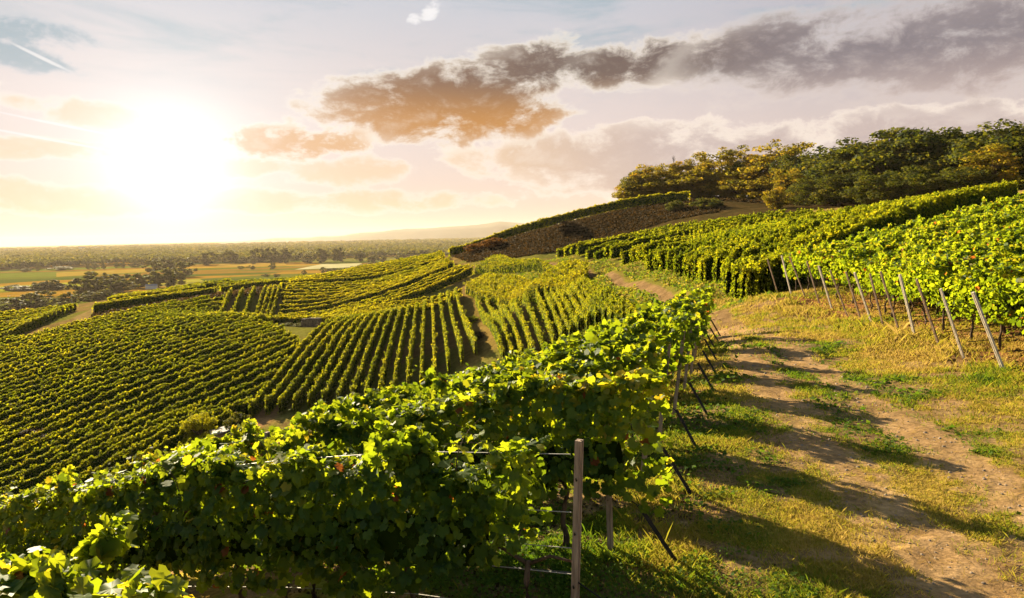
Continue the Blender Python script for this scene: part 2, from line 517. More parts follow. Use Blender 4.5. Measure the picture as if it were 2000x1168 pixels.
def field_mat():
    m, nt, X, out = mat_new('plain_fields')
    g = X.n('ShaderNodeNewGeometry')
    sp = X.n('ShaderNodeSeparateXYZ'); nt.links.new(g.outputs['Position'], sp.inputs[0])
    px_, py_ = sp.outputs[0], sp.outputs[1]
    v = X.comb(X.add(X.mul(px_, .9 / 260), X.mul(py_, .25 / 260)), X.mul(X.sub(py_, X.mul(px_, .18)), 1 / 62), 0.0)
    vo = X.n('ShaderNodeTexVoronoi', voronoi_dimensions='2D', feature='F1'); vo.inputs['Scale'].default_value = 1.0
    vo.inputs['Randomness'].default_value = .75
    nt.links.new(v, vo.inputs['Vector'])
    s2 = X.n('ShaderNodeSeparateColor'); nt.links.new(vo.outputs['Color'], s2.inputs[0])
    r = X.n('ShaderNodeValToRGB'); cr = r.color_ramp; cr.interpolation = 'CONSTANT'
    pal = [(0, (.11, .12, .012)), (.16, (.30, .16, .016)), (.34, (.07, .09, .012)), (.48, (.36, .20, .02)), (.62, (.13, .15, .015)), (.76, (.20, .16, .04)), (.86, (.22, .12, .015))]
    while len(cr.elements) < len(pal): cr.elements.new(.5)
    for e, (p, c) in zip(cr.elements, pal): e.position = p; e.color = (*c, 1)
    nt.links.new(s2.outputs[0], r.inputs[0])
    n1 = X.noise(g.outputs['Position'], .05, 7, .65)
    c = X.mix(X.mul(X.step(n1, .4, .75), .5), r.outputs[0], (.06, .06, .012))
    p = X.n('ShaderNodeBsdfPrincipled'); X.put(p.inputs['Base Color'], c); p.inputs['Roughness'].default_value = 1; p.inputs['Specular IOR Level'].default_value = 0
    nt.links.new(p.outputs[0], out.inputs[0])
    return m


M_FIELD = field_mat()

# ------------------------------------------------------------------ track, zones and ground colours
RUT_R = np.array([(5.6, 3.0), (6.1, 6.0), (6.5, 9.1), (6.85, 11.3), (7.4, 15), (7.95, 18.5), (8.9, 25), (9.8, 33)])
RUT_L = np.array([(4.2, 3.0), (4.35, 6.0), (4.55, 8.5), (5.15, 12), (5.75, 15), (6.5, 18.5), (7.9, 25), (9.3, 33)])
FARP = np.array([at(*a)[:2] for a in ((1395, 609, 33), (1360, 592, 38), (1330, 579, 44), (1290, 566, 52), (1240, 550, 60), (1190, 532, 73), (1132, 522, 92), (1080, 513, 112), (1000, 509, 135), (920, 512, 158))])


def dist_poly(x, y, pl):
    d = np.full(x.shape, 1e9)
    for (a, b) in zip(pl[:-1], pl[1:]):
        v = b - a; L2 = v @ v
        t = np.clip(((x - a[0]) * v[0] + (y - a[1]) * v[1]) / L2, 0, 1)
        d = np.minimum(d, np.hypot(x - a[0] - t * v[0], y - a[1] - t * v[1]))
    return d


EMB = [at(*a)[:2] for a in ((880, 503, 189), (1000, 465, 177), (1200, 415, 171), (1345, 396, 167), (1420, 408, 150), (1400, 416, 141), (1300, 433, 149), (1200, 466, 151), (1100, 491, 149), (1000, 506, 151), (915, 512, 167))]
EMB2 = [at(*a)[:2] for a in ((180, 640, 134), (330, 602, 150), (440, 584, 160), (540, 570, 172), (600, 552, 215), (420, 577, 181), (250, 606, 154), (185, 612, 151))]


def track_amount(x, y):
    d1 = np.minimum(dist_poly(x, y, RUT_R) / .66, dist_poly(x, y, RUT_L) / .7)
    d2 = dist_poly(x, y, FARP) / .5
    n = (fbm(x * 1.1, y * 1.1, 4, 21) - .5) * 1.3 + (fbm(x * 6, y * 6, 4, 22) - .5) * 1.1
    a = (1 - sstep(d1 + n, .35, 1.1)) * (.78 + .22 * sstep(fbm(x * .8, y * .45, 4, 23), .36, .56))
    b = 1 - sstep(d2 + n * .5, .6, 1.2)
    return np.maximum(a, b)


def grass_kind(x, y):
    """0 green .. 1 straw"""
    n = fbm(x * .55, y * .55, 4, 31)
    right = sstep(x - np.interp(y, RUT_R[:, 1], RUT_R[:, 0]), .2, 2.2)
    k = .47 + .36 * right + (n - .5) * 1.3 + (fbm(x * 2.6, y * 2.6, 3, 33) - .5) * .5
    return np.clip(k, 0, 1)


def lerp3(a, b, t): return np.asarray(a) + (np.asarray(b) - np.asarray(a)) * t[:, None]


def ground_col(x, y):
    k = grass_kind(x, y)
    c = lerp3((.10, .12, .014), (.36, .25, .045), sstep(k, .15, .8))
    n2 = fbm(x * .9, y * .9, 4, 41)
    soil = lerp3((.13, .07, .035), (.26, .16, .095), fbm(x * 4, y * 4, 4, 42))
    c = lerp3(c, (.27, .13, .05), sstep(n2, .55, .72) * .55)
    c = c * (1 - (sstep(fbm(x * 1.7, y * 1.7, 4, 47), .44, .60) * .75)[:, None]) + soil * (sstep(fbm(x * 1.7, y * 1.7, 4, 47), .44, .60) * .75)[:, None]
    # right of the end posts: dry leaf litter
    ex = np.interp(y, [10, 15, 22, 33], [10.4, 10.9, 11.6, 12.4])
    lit = sstep(x - ex, -.5, .6) * (y < 60) * (y > 0)
    c = lerp3(c, (.24, .095, .035), lit * (.5 + .4 * n2))
    # vineyard blocks beyond: grassy soil
    r = np.hypot(x, y)
    far = sstep(r, 32, 48) * (x < 11)
    soilfar = lerp3((.11, .08, .024), (.25, .15, .055), fbm(x * .4, y * .4, 3, 44))
    c = lerp3(c, soilfar, far * .9) if False else c * (1 - far * .9)[:, None] + soilfar * (far * .9)[:, None]
    gre = sstep(fbm(x * .12, y * .12, 3, 45), .5, .62) * far * .7
    c = lerp3(c, (.13, .14, .02), gre)
    # verge along the far track
    d = dist_poly(x, y, FARP)
    ver = (1 - sstep(d, 4, 9)) * (r > 34)
    vc = lerp3((.19, .125, .03), (.11, .125, .016), fbm(x * .3, y * .3, 4, 46))
    c = c * (1 - ver)[:, None] + vc * ver[:, None]
    # valley dirt lane between the blocks
    lane = dist_poly(x, y, np.array([at(*a)[:2] for a in ((640, 645, 125), (610, 700, 102), (500, 830, 71), (430, 870, 62))]))
    lm = (1 - sstep(lane, 1.0, 2.6))
    c = lerp3(c, (.26, .14, .06), lm * .9)
    lane2 = dist_poly(x, y, np.array([at(*a)[:2] for a in ((40, 672, 124), (85, 648, 136), (165, 637, 138), (160, 612, 152), (200, 600, 164))]))
    c = lerp3(c, (.24, .16, .06), (1 - sstep(lane2, 1.0, 2.2)) * .95)
    lane3 = dist_poly(x, y, np.array([at(*a)[:2] for a in ((490, 640, 130), (520, 610, 145), (560, 572, 180), (575, 562, 200))]))
    c = lerp3(c, (.17, .13, .04), (1 - sstep(lane3, 2.0, 4)) * .9)
    gully = dist_poly(x, y, np.array([at(*a)[:2] for a in ((905, 590, 126), (940, 690, 77))]))
    c = lerp3(c, (.17, .11, .03), (1 - sstep(gully, 1.5, 3.5)) * .8)
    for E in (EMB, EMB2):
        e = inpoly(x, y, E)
        ec = lerp3((.032, .026, .008), (.07, .047, .014), fbm(x * .4, y * .4, 4, 48))  # brown scrub earth, darkened to put the bank's shade into its colour
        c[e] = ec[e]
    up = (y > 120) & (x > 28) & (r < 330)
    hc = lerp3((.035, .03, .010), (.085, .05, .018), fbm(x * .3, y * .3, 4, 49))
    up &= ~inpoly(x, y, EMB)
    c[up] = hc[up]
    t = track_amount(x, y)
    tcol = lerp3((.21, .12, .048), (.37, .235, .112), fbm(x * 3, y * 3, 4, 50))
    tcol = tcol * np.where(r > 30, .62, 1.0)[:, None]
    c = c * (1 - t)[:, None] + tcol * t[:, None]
    return c, t


def build_ground():
    a_in = np.linspace(-50, 50, 1001)
    a_out = np.linspace(50, 310, 90)[1:-1]
    az = np.radians(np.concatenate([a_in, a_out]))
    na = len(az)
    rr = np.concatenate([[.3], 1.6 * 1.0068 ** np.arange(0, 1)])
    r1 = np.geomspace(1.6, 480, 840)
    r2 = np.geomspace(500, 14500, 130)
    rad = np.concatenate([[.4], r1, r2])
    A, Rr = np.meshgrid(az, rad)
    x = (Rr * np.sin(A)); y = (Rr * np.cos(A))
    z = height(x, y)
    nr = len(rad)
    idx = np.arange(nr * na).reshape(nr, na)
    nxt = np.roll(idx, -1, axis=1)
    quads = np.stack([idx[:-1], idx[1:], nxt[1:], nxt[:-1]], -1)      # (nr-1, na, 4)
    V = np.stack([x, y, z], -1).reshape(-1, 3)
    # near-field vertices carry the colours of what grows there
    c = np.zeros((nr * na, 3)); tr = np.zeros(nr * na)
    lim = int(np.searchsorted(rad, 440)) + 1
    cc, tt = ground_col(V[:lim * na, 0], V[:lim * na, 1])
    c[:lim * na] = cc; tr[:lim * na] = tt
    cut = int(np.searchsorted(rad, 400))
    q1 = quads[:cut].reshape(-1, 4)
    q2 = quads[cut:].reshape(-1, 4)
    qc = V[q1].mean(1)
    dtr = np.minimum(np.minimum(dist_poly(qc[:, 0], qc[:, 1], RUT_R), dist_poly(qc[:, 0], qc[:, 1], RUT_L)), dist_poly(qc[:, 0], qc[:, 1], FARP))
    ont = tr[q1].mean(1) > .5
    ont &= dtr < 2.2
    def sub(name, q, mat, kind, label=None, cat=None):
        u, inv = np.unique(q.ravel(), return_inverse=True)
        me = np_mesh(name, V[u], inv.reshape(-1, 4), smooth=True, col=c[u])
        o = link(name, me, [mat])
        tag(o, label, cat, None, kind)
        return o
    sub('ground', q1[~ont], M_GROUND, 'structure', 'grassy earth of the vineyard hillside', 'ground')
    sub('dirt_track', q1[ont], M_TRACK, 'structure', 'brown dirt track with two worn wheel ruts', 'track')
    # centre cap so the ground is one closed sheet under the camera
    sub('plain', q2, M_FIELD, 'structure', 'flat valley plain of golden and green fields', 'plain')


build_ground()


# ------------------------------------------------------------------ leaves
def grape_template(detail):
    if detail == 2:
        pol = [(0, 1.0), (12, .86), (20, .89), (34, .74), (48, .88), (58, .94), (74, .82), (84, .86), (100, .74), (118, .86), (136, .76), (153, .72), (170, .34)]
    elif detail == 1:
        pol = [(0, 1.0), (34, .76), (57, .94), (98, .76), (120, .86), (160, .58)]
    pts = [(math.sin(R(a)) * r, math.cos(R(a)) * r) for a, r in pol]
    mir = [(-x, y) for x, y in reversed(pts[1:])]
    o = pts + mir
    V = [(0, -.05, 0)]
    for (x, y) in o:
        rr = math.hypot(x, y)
        V.append((x, y, .30 * abs(x) - .34 * rr * rr + .07 * math.sin(7 * math.atan2(x, y))))
    n = len(o)
    Fc = [(0, 1 + k, 1 + (k + 1) % n) for k in range(n)]
    V = np.array(V) * np.array([.56, .56, .56])
    return V, np.array(Fc)


KITE = (np.array([(0, -.5, 0), (.46, -.02, .10), (0, .58, -.08), (-.46, -.02, .10)]), np.array([(0, 1, 2, 3)]))
G1, G2 = grape_template(1), grape_template(2)


def place_leaves(pos, nrm, tip, size, tmpl, rg):
    """instances of a leaf template as plain geometry"""
    TV, TF = tmpl
    n = len(pos)
    nrm = nrm / (np.linalg.norm(nrm, axis=1, keepdims=True) + 1e-9)
    tip = tip - nrm * (tip * nrm).sum(1, keepdims=True)
    tip = tip / (np.linalg.norm(tip, axis=1, keepdims=True) + 1e-9)
    bi = np.cross(tip, nrm)
    s = size[:, None, None]
    curl = rg.uniform(-.3, 2.2, n)[:, None]
    V = pos[:, None, :] + s * (bi[:, None, :] * TV[None, :, 0:1] + tip[:, None, :] * TV[None, :, 1:2] + nrm[:, None, :] * (TV[None, :, 2] * curl)[:, :, None])
    k = len(TV)
    Fc = TF[None] + (np.arange(n) * k)[:, None, None]
    return V.reshape(-1, 3), Fc.reshape(-1, TF.shape[1]), k


def vine_foliage(p0, p1, per_m, leaf, tmpl, seed, h0=.55, h1=1.95, w=.34, inner=.3, tbias=0.0, shoots=True, top_frac=.26, endrise=0.0, rowvar=0.0):
    """leaf cloud of one trained vine row between two plan points"""
    rg = np.random.default_rng(seed)
    p0, p1 = np.asarray(p0, float)[:2], np.asarray(p1, float)[:2]
    d = p1 - p0; L = np.linalg.norm(d); d /= L
    nx = np.array([-d[1], d[0]])
    n = max(20, int(L * per_m))
    t = rg.uniform(-.12, L + .12, n)
    so = seed * 3.7
    gs = np.linspace(0, L, max(3, int(L / .5)))
    gz = height(p0[0] + d[0] * gs, p0[1] + d[1] * gs)
    top = h1 + (.34 + .3 * rowvar) * (fbm(t * .8 + so, t * 0 + seed, 3, 61) - .5) + .22 * (vnoise(t * 3.1 + so, t * 0, 62) - .5)
    bot = h0 + endrise * np.exp(-np.clip(t, 0, None) / .7) + .45 * (fbm(t * .9 + so, t * 0 + 4, 3, 63) - .5)
    u = rg.uniform(0, 1, n)
    istop = u < top_frac
    side = np.where(rg.uniform(0, 1, n) < .5, -1.0, 1.0)
    v = rg.uniform(0, 1, n) ** .85
    v = np.where(istop, 1.0 + rg.normal(0, .035, n), v)
    bulge = .72 + .75 * (fbm(t * 1.5 + so, v * 2.2 + side * 7, 3, 64) - .25) * (1 - .25 * v)
    taper = 1 - .35 * np.clip((v - .75) / .25, 0, 1)
    ww = w * bulge * taper
    inn = 1 - inner * rg.uniform(0, 1, n) ** 1.6 * 2
    x = np.where(istop, rg.uniform(-1, 1, n) * ww * 1.0, side * ww * np.clip(inn, -.3, 1.1))
    # shoots that stick out above and beside
    if shoots:
        ns = max(1, int(L * 1.5)); st = rg.uniform(0, L, ns); sx = rg.normal(0, w * .5, ns); sh = rg.uniform(.05, .32, ns) ** 1.2
        pick = rg.uniform(0, 1, n) < .10
        j = rg.integers(0, ns, n)
        fr = rg.uniform(0, 1, n)
        t = np.where(pick, np.clip(st[j] + rg.normal(0, .05, n) + .15 * fr * np.sign(sx[j]), 0, L), t)
        x = np.where(pick, sx[j] * (1 + fr) + rg.normal(0, .04, n), x)
        v = np.where(pick, 1.0, v)
        extra = np.where(pick, sh[j] * fr, 0)
    else:
        extra = 0
    # gaps
    gap = fbm(t * 1.3 + so, v * 1.7 + side * 3.3, 3, 66)
    keep = (gap > .30) | (rg.uniform(0, 1, n) < .35)
    end = np.minimum(t, L - t)
    keep &= ~((end < .35) & (rg.uniform(0, 1, n) < .4))
    z = np.interp(t, gs, gz) + bot + (top - bot) * v + extra
    pos = np.stack([p0[0] + d[0] * t + nx[0] * x, p0[1] + d[1] * t + nx[1] * x, z], 1)
    out = np.where(istop, 0, side)
    nrm = np.stack([nx[0] * out, nx[1] * out, np.where(istop, 1.0, .45)], 1) + rg.normal(0, .5, (n, 3))
    tip = np.stack([nx[0] * out * .5, nx[1] * out * .5, np.full(n, -1.0)], 1) + rg.normal(0, .55, (n, 3))
    size = leaf * rg.uniform(.5, 1.4, n)
    tint = np.clip(.30 + .30 * (v - .4) + rg.normal(0, .21, n) + .5 * (fbm(t * .5 + so, v, 3, 68) - .5) + tbias, 0, .955)  # tint lightens upward, putting the sunlit row top into leaf colour
    if rowvar: tint = np.clip(tint + rg.normal(0, .05) + .5 * (fbm((p0[0] + d[0] * t) / 14, (p0[1] + d[1] * t) / 14, 3, 69) - .5), 0, .955)
    tint = np.where(rg.uniform(0, 1, n) < .010, 1.0, tint)
    pos, nrm, tip, size, tint = pos[keep], nrm[keep], tip[keep], size[keep], tint[keep]
    V, Fc, k = place_leaves(pos, nrm, tip, size, tmpl, rg)
    return V, Fc, np.repeat(tint, k)


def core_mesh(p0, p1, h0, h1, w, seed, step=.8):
    """lumpy dark hull added inside a row to block light"""
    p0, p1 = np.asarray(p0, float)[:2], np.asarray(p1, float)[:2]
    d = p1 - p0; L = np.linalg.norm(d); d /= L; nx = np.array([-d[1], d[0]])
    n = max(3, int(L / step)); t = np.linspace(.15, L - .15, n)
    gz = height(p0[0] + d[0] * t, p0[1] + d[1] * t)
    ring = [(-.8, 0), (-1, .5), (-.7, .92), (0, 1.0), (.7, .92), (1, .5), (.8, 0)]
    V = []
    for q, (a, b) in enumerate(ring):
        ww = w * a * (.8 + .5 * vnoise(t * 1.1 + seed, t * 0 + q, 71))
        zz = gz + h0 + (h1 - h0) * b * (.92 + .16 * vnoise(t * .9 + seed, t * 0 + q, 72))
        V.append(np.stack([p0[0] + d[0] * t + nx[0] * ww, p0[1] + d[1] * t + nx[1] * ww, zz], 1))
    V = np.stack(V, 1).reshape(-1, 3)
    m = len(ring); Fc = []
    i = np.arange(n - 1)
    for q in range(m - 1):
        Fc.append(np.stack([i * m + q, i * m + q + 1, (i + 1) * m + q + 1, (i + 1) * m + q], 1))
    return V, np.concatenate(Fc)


SEED = [100]


def far_row(p0, p1, label, group, dens=1.0, tbias=0.0, h0=.08, h1=1.85, w=.30, px=1.35, mat=None):
    """one distant row as one mesh: leaves over an added dark hull that blocks light"""
    SEED[0] += 1
    p0, p1 = np.asarray(p0)[:2], np.asarray(p1)[:2]
    mid = (p0 + p1) / 2
    nearest = min(np.linalg.norm(p0), np.linalg.norm(p1), np.linalg.norm(mid))
    leaf = max(.13, px * (.55 * nearest + .45 * np.linalg.norm(mid)) / 682)
    area = 2 * (h1 - h0) + 2 * w
    per_m = dens * 1.7 * area / (leaf * leaf * .55)
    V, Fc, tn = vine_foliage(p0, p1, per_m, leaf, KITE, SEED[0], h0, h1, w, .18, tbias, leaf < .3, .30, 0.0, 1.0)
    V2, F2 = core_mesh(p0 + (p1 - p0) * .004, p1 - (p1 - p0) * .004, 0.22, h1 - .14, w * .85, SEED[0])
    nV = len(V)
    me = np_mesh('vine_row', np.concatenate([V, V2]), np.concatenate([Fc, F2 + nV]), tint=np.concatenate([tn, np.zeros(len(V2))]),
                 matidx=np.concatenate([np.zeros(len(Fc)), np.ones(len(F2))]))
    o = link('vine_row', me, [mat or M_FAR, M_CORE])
    tag(o, label, 'vine row', group)
    return o


def lerp_poly(pl, u):
    pl = np.asarray(pl, float)
    if len(pl) == 1: return pl[0]
    k = np.linspace(0, 1, len(pl))
    return np.array([np.interp(u, k, pl[:, 0]), np.interp(u, k, pl[:, 1])])


def block(starts, ends, n, label, group, skip=(), jitter=.0, **kw):
    S = [at(*a)[:2] for a in starts]; E = [at(*a)[:2] for a in ends]
    for k in range(n):
        if k in skip: continue
        u = k / (n - 1) if n > 1 else 0
        a, b = lerp_poly(S, u), lerp_poly(E, u)
        if jitter:
            dd = (b - a) / np.linalg.norm(b - a); a = a + dd * rng.uniform(-jitter, jitter); b = b + dd * rng.uniform(-jitter, jitter)
        far_row(a, b, label.format(ORD[k - sum(q < k for q in skip)]), group, **kw)


# far blocks ------------------------------------------------------------------
block([(667, 638, 130), (887, 608, 128)], [(491, 818, 73), (930, 700, 76)], 17,
      '{} vine row from the dirt lane in the striped middle block', 'rows of the striped middle block', jitter=.4, w=.19, tbias=.08)
block([(930, 594, 112), (1050, 582, 95), (1118, 577, 80), (1165, 580, 66)], [(985, 716, 70), (1090, 680, 62), (1180, 640, 54), (1248, 642, 46)], 17,
      '{} vine row right of the weedy gully, in the block below the track', 'rows below the far track', jitter=.4, w=.15, h1=1.42)
def block_lines(poly_px, d, spacing, label, group, **kw):
    """parallel rows of direction d clipped to a plan polygon"""
    P_ = np.array([at(*a)[:2] for a in poly_px]); d = np.array(d, float); d /= np.linalg.norm(d); nrm = np.array([-d[1], d[0]])
    o = P_ @ nrm; k = 0
    for off in np.arange(o.min() + spacing * .5, o.max(), spacing):
        ts = []
        for a, b in zip(P_, np.roll(P_, -1, 0)):
            oa, ob = a @ nrm - off, b @ nrm - off
            if oa * ob < 0: q = a + (b - a) * (oa / (oa - ob)); ts.append(q @ d)
        ts.sort()
        for t0, t1 in zip(ts[::2], ts[1::2]):
            if t1 - t0 < 4: continue
            t0 += rng.uniform(-.6, .6); t1 += rng.uniform(-.8, .8)
            far_row(d * t0 + nrm * off, d * t1 + nrm * off, label.format(ORD[k]), group, **kw); k += 1
    return k


block_lines([(230, 985, 53), (360, 905, 60), (440, 850, 67), (515, 780, 80), (600, 692, 100), (560, 662, 112), (480, 632, 130), (398, 645, 128), (440, 590, 158), (330, 608, 149), (200, 636, 136), (75, 676, 124),
             (-150, 690, 112), (-350, 780, 100), (-350, 950, 62), (-100, 1040, 50)], (.39, .92), 2.6,
            '{} vine row of the broad valley block, counted up from the shed roof', 'rows of the broad valley block', tbias=-.03, w=.22, h1=1.75)
block([(412, 640, 129), (470, 643, 125), (500, 646, 122)], [(452, 579, 164), (520, 571, 170), (548, 571, 172)], 7,
      '{} pale vine row in the small block under the hazy terrace', 'rows of the small block', tbias=.15, w=.24)
# hillside right of the far track
block([(1372, 564, 45.5), (1335, 552, 52), (1275, 540, 64), (1230, 525, 80), (1150, 515, 105), (1092, 507, 124), (1096, 501, 130)], [(1690, 411, 80), (1668, 412, 83), (1640, 411, 86), (1555, 412, 95), (1430, 423, 112), (1230, 458, 138), (1110, 492, 135)], 26,
      '{} vine row up the hillside beyond the gap, counted from the near side', 'rows up the hillside beyond the gap', jitter=.5, w=.25, h1=1.75, tbias=-.12)
# between the hillside and the near right block
block([(1512, 583, 36), (1458, 594, 37), (1400, 574, 43)], [(1985, 372, 58), (1860, 385, 68), (1690, 414, 80)], 9,
      '{} shaded vine row between the bright right block and the gap', 'shaded rows beside the gap', jitter=.4, dens=1.2, w=.34, tbias=-.12)
# terraces of the slope
block([(545, 618, 152), (560, 590, 180), (592, 557, 218)], [(880, 536, 163), (870, 520, 176), (856, 507, 191)], 20,
      '{} vine row up the bright slope below the skyline', 'rows of the bright upper slope', skip=(9,), jitter=1.2, tbias=.30, w=.4)  # tint raised: the sun this slope faces is put into leaf colour
block([(528, 632, 145), (545, 622, 149)], [(925, 545, 143), (900, 537, 155)], 4, '{} vine row of the narrow bright terrace', 'rows of the narrow terrace', tbias=.3)  # same raised tint, sunlight held in the leaf colour
block([(606, 640, 139), (640, 616, 146)], [(888, 584, 126), (902, 564, 134)], 5, '{} vine row of the terrace above the striped block', 'rows of the terrace above the stripes', tbias=.36)  # tint raised here too, sun on the terrace put into the leaves
block([(912, 576, 120), (920, 553, 135)], [(1138, 562, 75), (1146, 543, 83)], 7, '{} vine row of the dark-sided terrace under the track', 'rows of the dark-sided terrace', tbias=.15)
block([(930, 537, 142), (960, 526, 146)], [(1050, 533, 112), (1078, 524, 104)], 4, '{} short vine row beside the far bend of the track', 'short rows by the far bend')
block([(182, 613, 152), (186, 610, 155)], [(420, 579, 181), (424, 575, 185)], 2, '{} vine row on the lower hazy terrace', 'rows of the lower hazy terrace', tbias=.14)
block([(212, 597, 165), (220, 590, 176)], [(400, 569, 195), (450, 555, 215)], 4, '{} vine row on the upper hazy terrace', 'rows of the upper hazy terrace', tbias=.14)
block([(432, 576, 184), (425, 564, 203)], [(590, 553, 216), (600, 547, 229)], 4, '{} vine row on the terrace rising to the bright slope', 'rows of the rising terrace', tbias=.14)
block([(-40, 690, 117), (-60, 625, 178)], [(85, 636, 148), (150, 608, 167)], 9, '{} vine row in the far left field beyond the lane', 'rows of the far left field', tbias=.12)
block([(878, 502, 190)], [(1346, 395, 168)], 1, 'long bright vine row along the skyline above the brown bank', None, tbias=.45, h0=-.15, h1=2.3, w=.75)  # tint raised so the leaf colour carries the strong sun on it


# ------------------------------------------------------------------ foreground rows
def trunk_pts(x, y, rg, hh=.85):
    z = float(height(x, y)[0])
    k = 5
    pts = [(x, y, z - .08)]
    for i in range(1, k + 1):
        pts.append((x + rg.normal(0, .03), y + rg.normal(0, .03), z + hh * i / k))
    return pts


def near_row(k, p0, p1, per_m, leaf, tmpl, label, group, h0, h1, w, trunks, inner=.5, tbias=0.0, off=.35, top_frac=.24, endrise=.1, shoots=0):
    SEED[0] += 1
    rg = np.random.default_rng(SEED[0])
    d = (p1 - p0) / np.linalg.norm(p1 - p0); L = np.linalg.norm(p1 - p0)
    z0 = float(height(p0[0], p0[1])[0])
    root = empty('vine_row', (p0[0], p0[1], z0))
    tag(root, label, 'vine row', group)
    base = np.array([p0[0], p0[1], z0])
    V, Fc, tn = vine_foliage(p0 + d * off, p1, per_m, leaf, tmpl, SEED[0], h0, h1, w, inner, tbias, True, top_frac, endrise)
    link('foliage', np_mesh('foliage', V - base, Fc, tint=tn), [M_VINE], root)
    for q in range(shoots):
        t = rg.uniform(.5, min(L, 9)); c = p0 + d * t + np.array([-d[1], d[0]]) * rg.normal(0, .15)
        z = float(height(c[0], c[1])[0]) - z0 + h1 - .12
        ln = rg.uniform(.3, .6); lean = rg.normal(0, .22, 2)
        st = [np.array([c[0] - base[0] + lean[0] * f * f, c[1] - base[1] + lean[1] * f * f, z + ln * f * (1 - .18 * f * f)]) for f in np.linspace(0, 1, 6)]
        m3 = MB(); m3.tube([Vector(p) for p in st], [.006, .005, .004, .0035, .003, .002], 5)
        nl = rg.integers(6, 10); fs = np.linspace(.12, 1, nl)
        pp = np.array([[np.interp(f, np.linspace(0, 1, 6), [p[a] for p in st]) for a in range(3)] for f in fs])
        ang = np.arange(nl) * 2.6 + rg.uniform(0, 6); outv = np.stack([np.cos(ang), np.sin(ang), np.full(nl, .1)], 1)
        sz = leaf * np.interp(fs, [0, .6, 1], [1.25, 1.0, .45]) * rg.uniform(.85, 1.15, nl)
        lv, lf, kk = place_leaves(pp + outv * (.45 * sz + .03)[:, None], outv * .35 + np.array([0, 0, .8]) + rg.normal(0, .3, (nl, 3)), outv + np.array([0, 0, -.5]), sz, G2, rg)
        so_ = m3.build('shoot', M_BARK, root)
        link('shoot_leaves', np_mesh('shoot_leaves', lv, lf, tint=np.repeat(np.clip(rg.normal(.62, .12, nl), 0, .9), kk)), [M_VINE], so_)
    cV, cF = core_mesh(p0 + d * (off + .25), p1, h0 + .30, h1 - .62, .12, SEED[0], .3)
    link('light_block_core', np_mesh('light_block_core', cV - base, cF, smooth=True), [M_CORE], root)  # added hull hidden by leaves, keeps the row's camera side dark
    for i in range(trunks):
        c = p0 + d * (.5 + i * 1.15 + rg.normal(0, .08))
        m2 = MB()
        pts = [Vector(p) - Vector(base) for p in trunk_pts(c[0], c[1], rg)]
        m2.tube(pts, [.05, .036, .03, .028, .026, .024], 7)
        e = pts[-1]
        m2.tube([e - Vector((0, 0, .03)), e + Vector((d[0] * .25, d[1] * .25, .06)), e + Vector((d[0] * .55, d[1] * .55, .05))], [.02, .014, .01], 5)
        m2.tube([e - Vector((0, 0, .03)), e + Vector((-d[0] * .2, -d[1] * .2, .08)), e + Vector((-d[0] * .45, -d[1] * .45, .07))], [.02, .014, .01], 5)
        m2.build('trunk', M_BARK, root, True)
    return root


FROWS = []
FY = [5.3, 7.3, 9.35, 11.5, 13.6, 15.7, 17.8, 19.9, 22.0, 24.1, 26.2]
for k, Y in enumerate(FY):
    X0, _z = fstart(Y)
    p0 = np.array([X0, Y]); FROWS.append(p0)
    L = [13, 16, 19, 20, 20, 20, 20, 20, 19, 18, 17][k]
    p1 = p0 + ROWD * L
    lab = ['nearest full vine row, with a bare weathered post at its open end', 'vine row behind the bare weathered post, its end leaning over the grass'][k] if k < 2 else \
        '{} vine row along the left side of the track, counted from the bare post'.format(ORD[k])
    if k == len(FY) - 1: lab = 'last vine row on the left of the track, above the gap where the track bends'
    tm, pm, lf = (G2, 1250, .108) if k < 2 else ((G1, 950, .112) if k < 5 else (G1, 640, .128))
    near_row(k, p0, p1, pm, lf, tm, lab, 'vine rows left of the track', .62 if k else .5, 1.80 if k == 0 else 1.90, .36, [8, 8, 7, 6, 5, 4, 4, 3, 3, 3, 3][k], endrise=.5 if k == 0 else (.0 if k == 1 else .45), shoots=[14, 10, 8, 5, 3, 0, 0, 0, 0, 0, 0][k], off=[.42, -.5, -.15, -.1, -.15, -.2, -.35, -.3, -.3, -.3, -.3][k])
# row whose top just enters the lower left corner
pz = at(270, 1150, 3.55)[:2]
near_row(0, pz + np.array([.05, 0]), pz + ROWD * 5, 900, .14, G2, 'bright vine tops cut off by the lower left corner', 'vine rows left of the track', .3, 1.69, .36, 0, tbias=.2, off=0)

# right hand block
EPX = [(1960, 722, 15.0), (1883, 700, 16.7), (1836, 678, 18.2), (1787, 658, 19.8), (1756, 650, 21.2), (1726, 641, 22.6), (1702, 633, 23.9), (1681, 627, 25.1), (1655, 617, 26.5), (1625, 609, 28.0), (1600, 603, 29.5), (1572, 596, 31.0), (1545, 589, 32.5), (1520, 582, 34.0)]
ERD = np.array([1, .25]); ERD = ERD / np.linalg.norm(ERD)
EROWS = []
EPX2 = [(2055, 770, 13.2)] + EPX
for k, a in enumerate(EPX2):
    p0 = at(*a)[:2] + ERD * .5
    p1 = p0 + ERD * [8, 10, 12, 13, 14, 15, 16, 17, 18, 20, 21, 22, 23, 24, 25][k]
    EROWS.append(p0)
    lab = 'vine row of the right block at the right picture edge, nearest the camera' if k == 0 else '{} vine row of the right block whose slanting end post shows'.format(ORD[k - 1])
    tm, pm, lf = (G1, 900, .115) if k < 6 else (KITE, 700, .13)
    near_row(k, p0, p1, pm, lf, tm, lab, 'vine rows right of the track', .72, 1.98, .40, [5, 6, 5, 5, 4, 4, 3, 3, 3, 2, 2, 2, 2, 2, 2][k], tbias=.02, off=0)


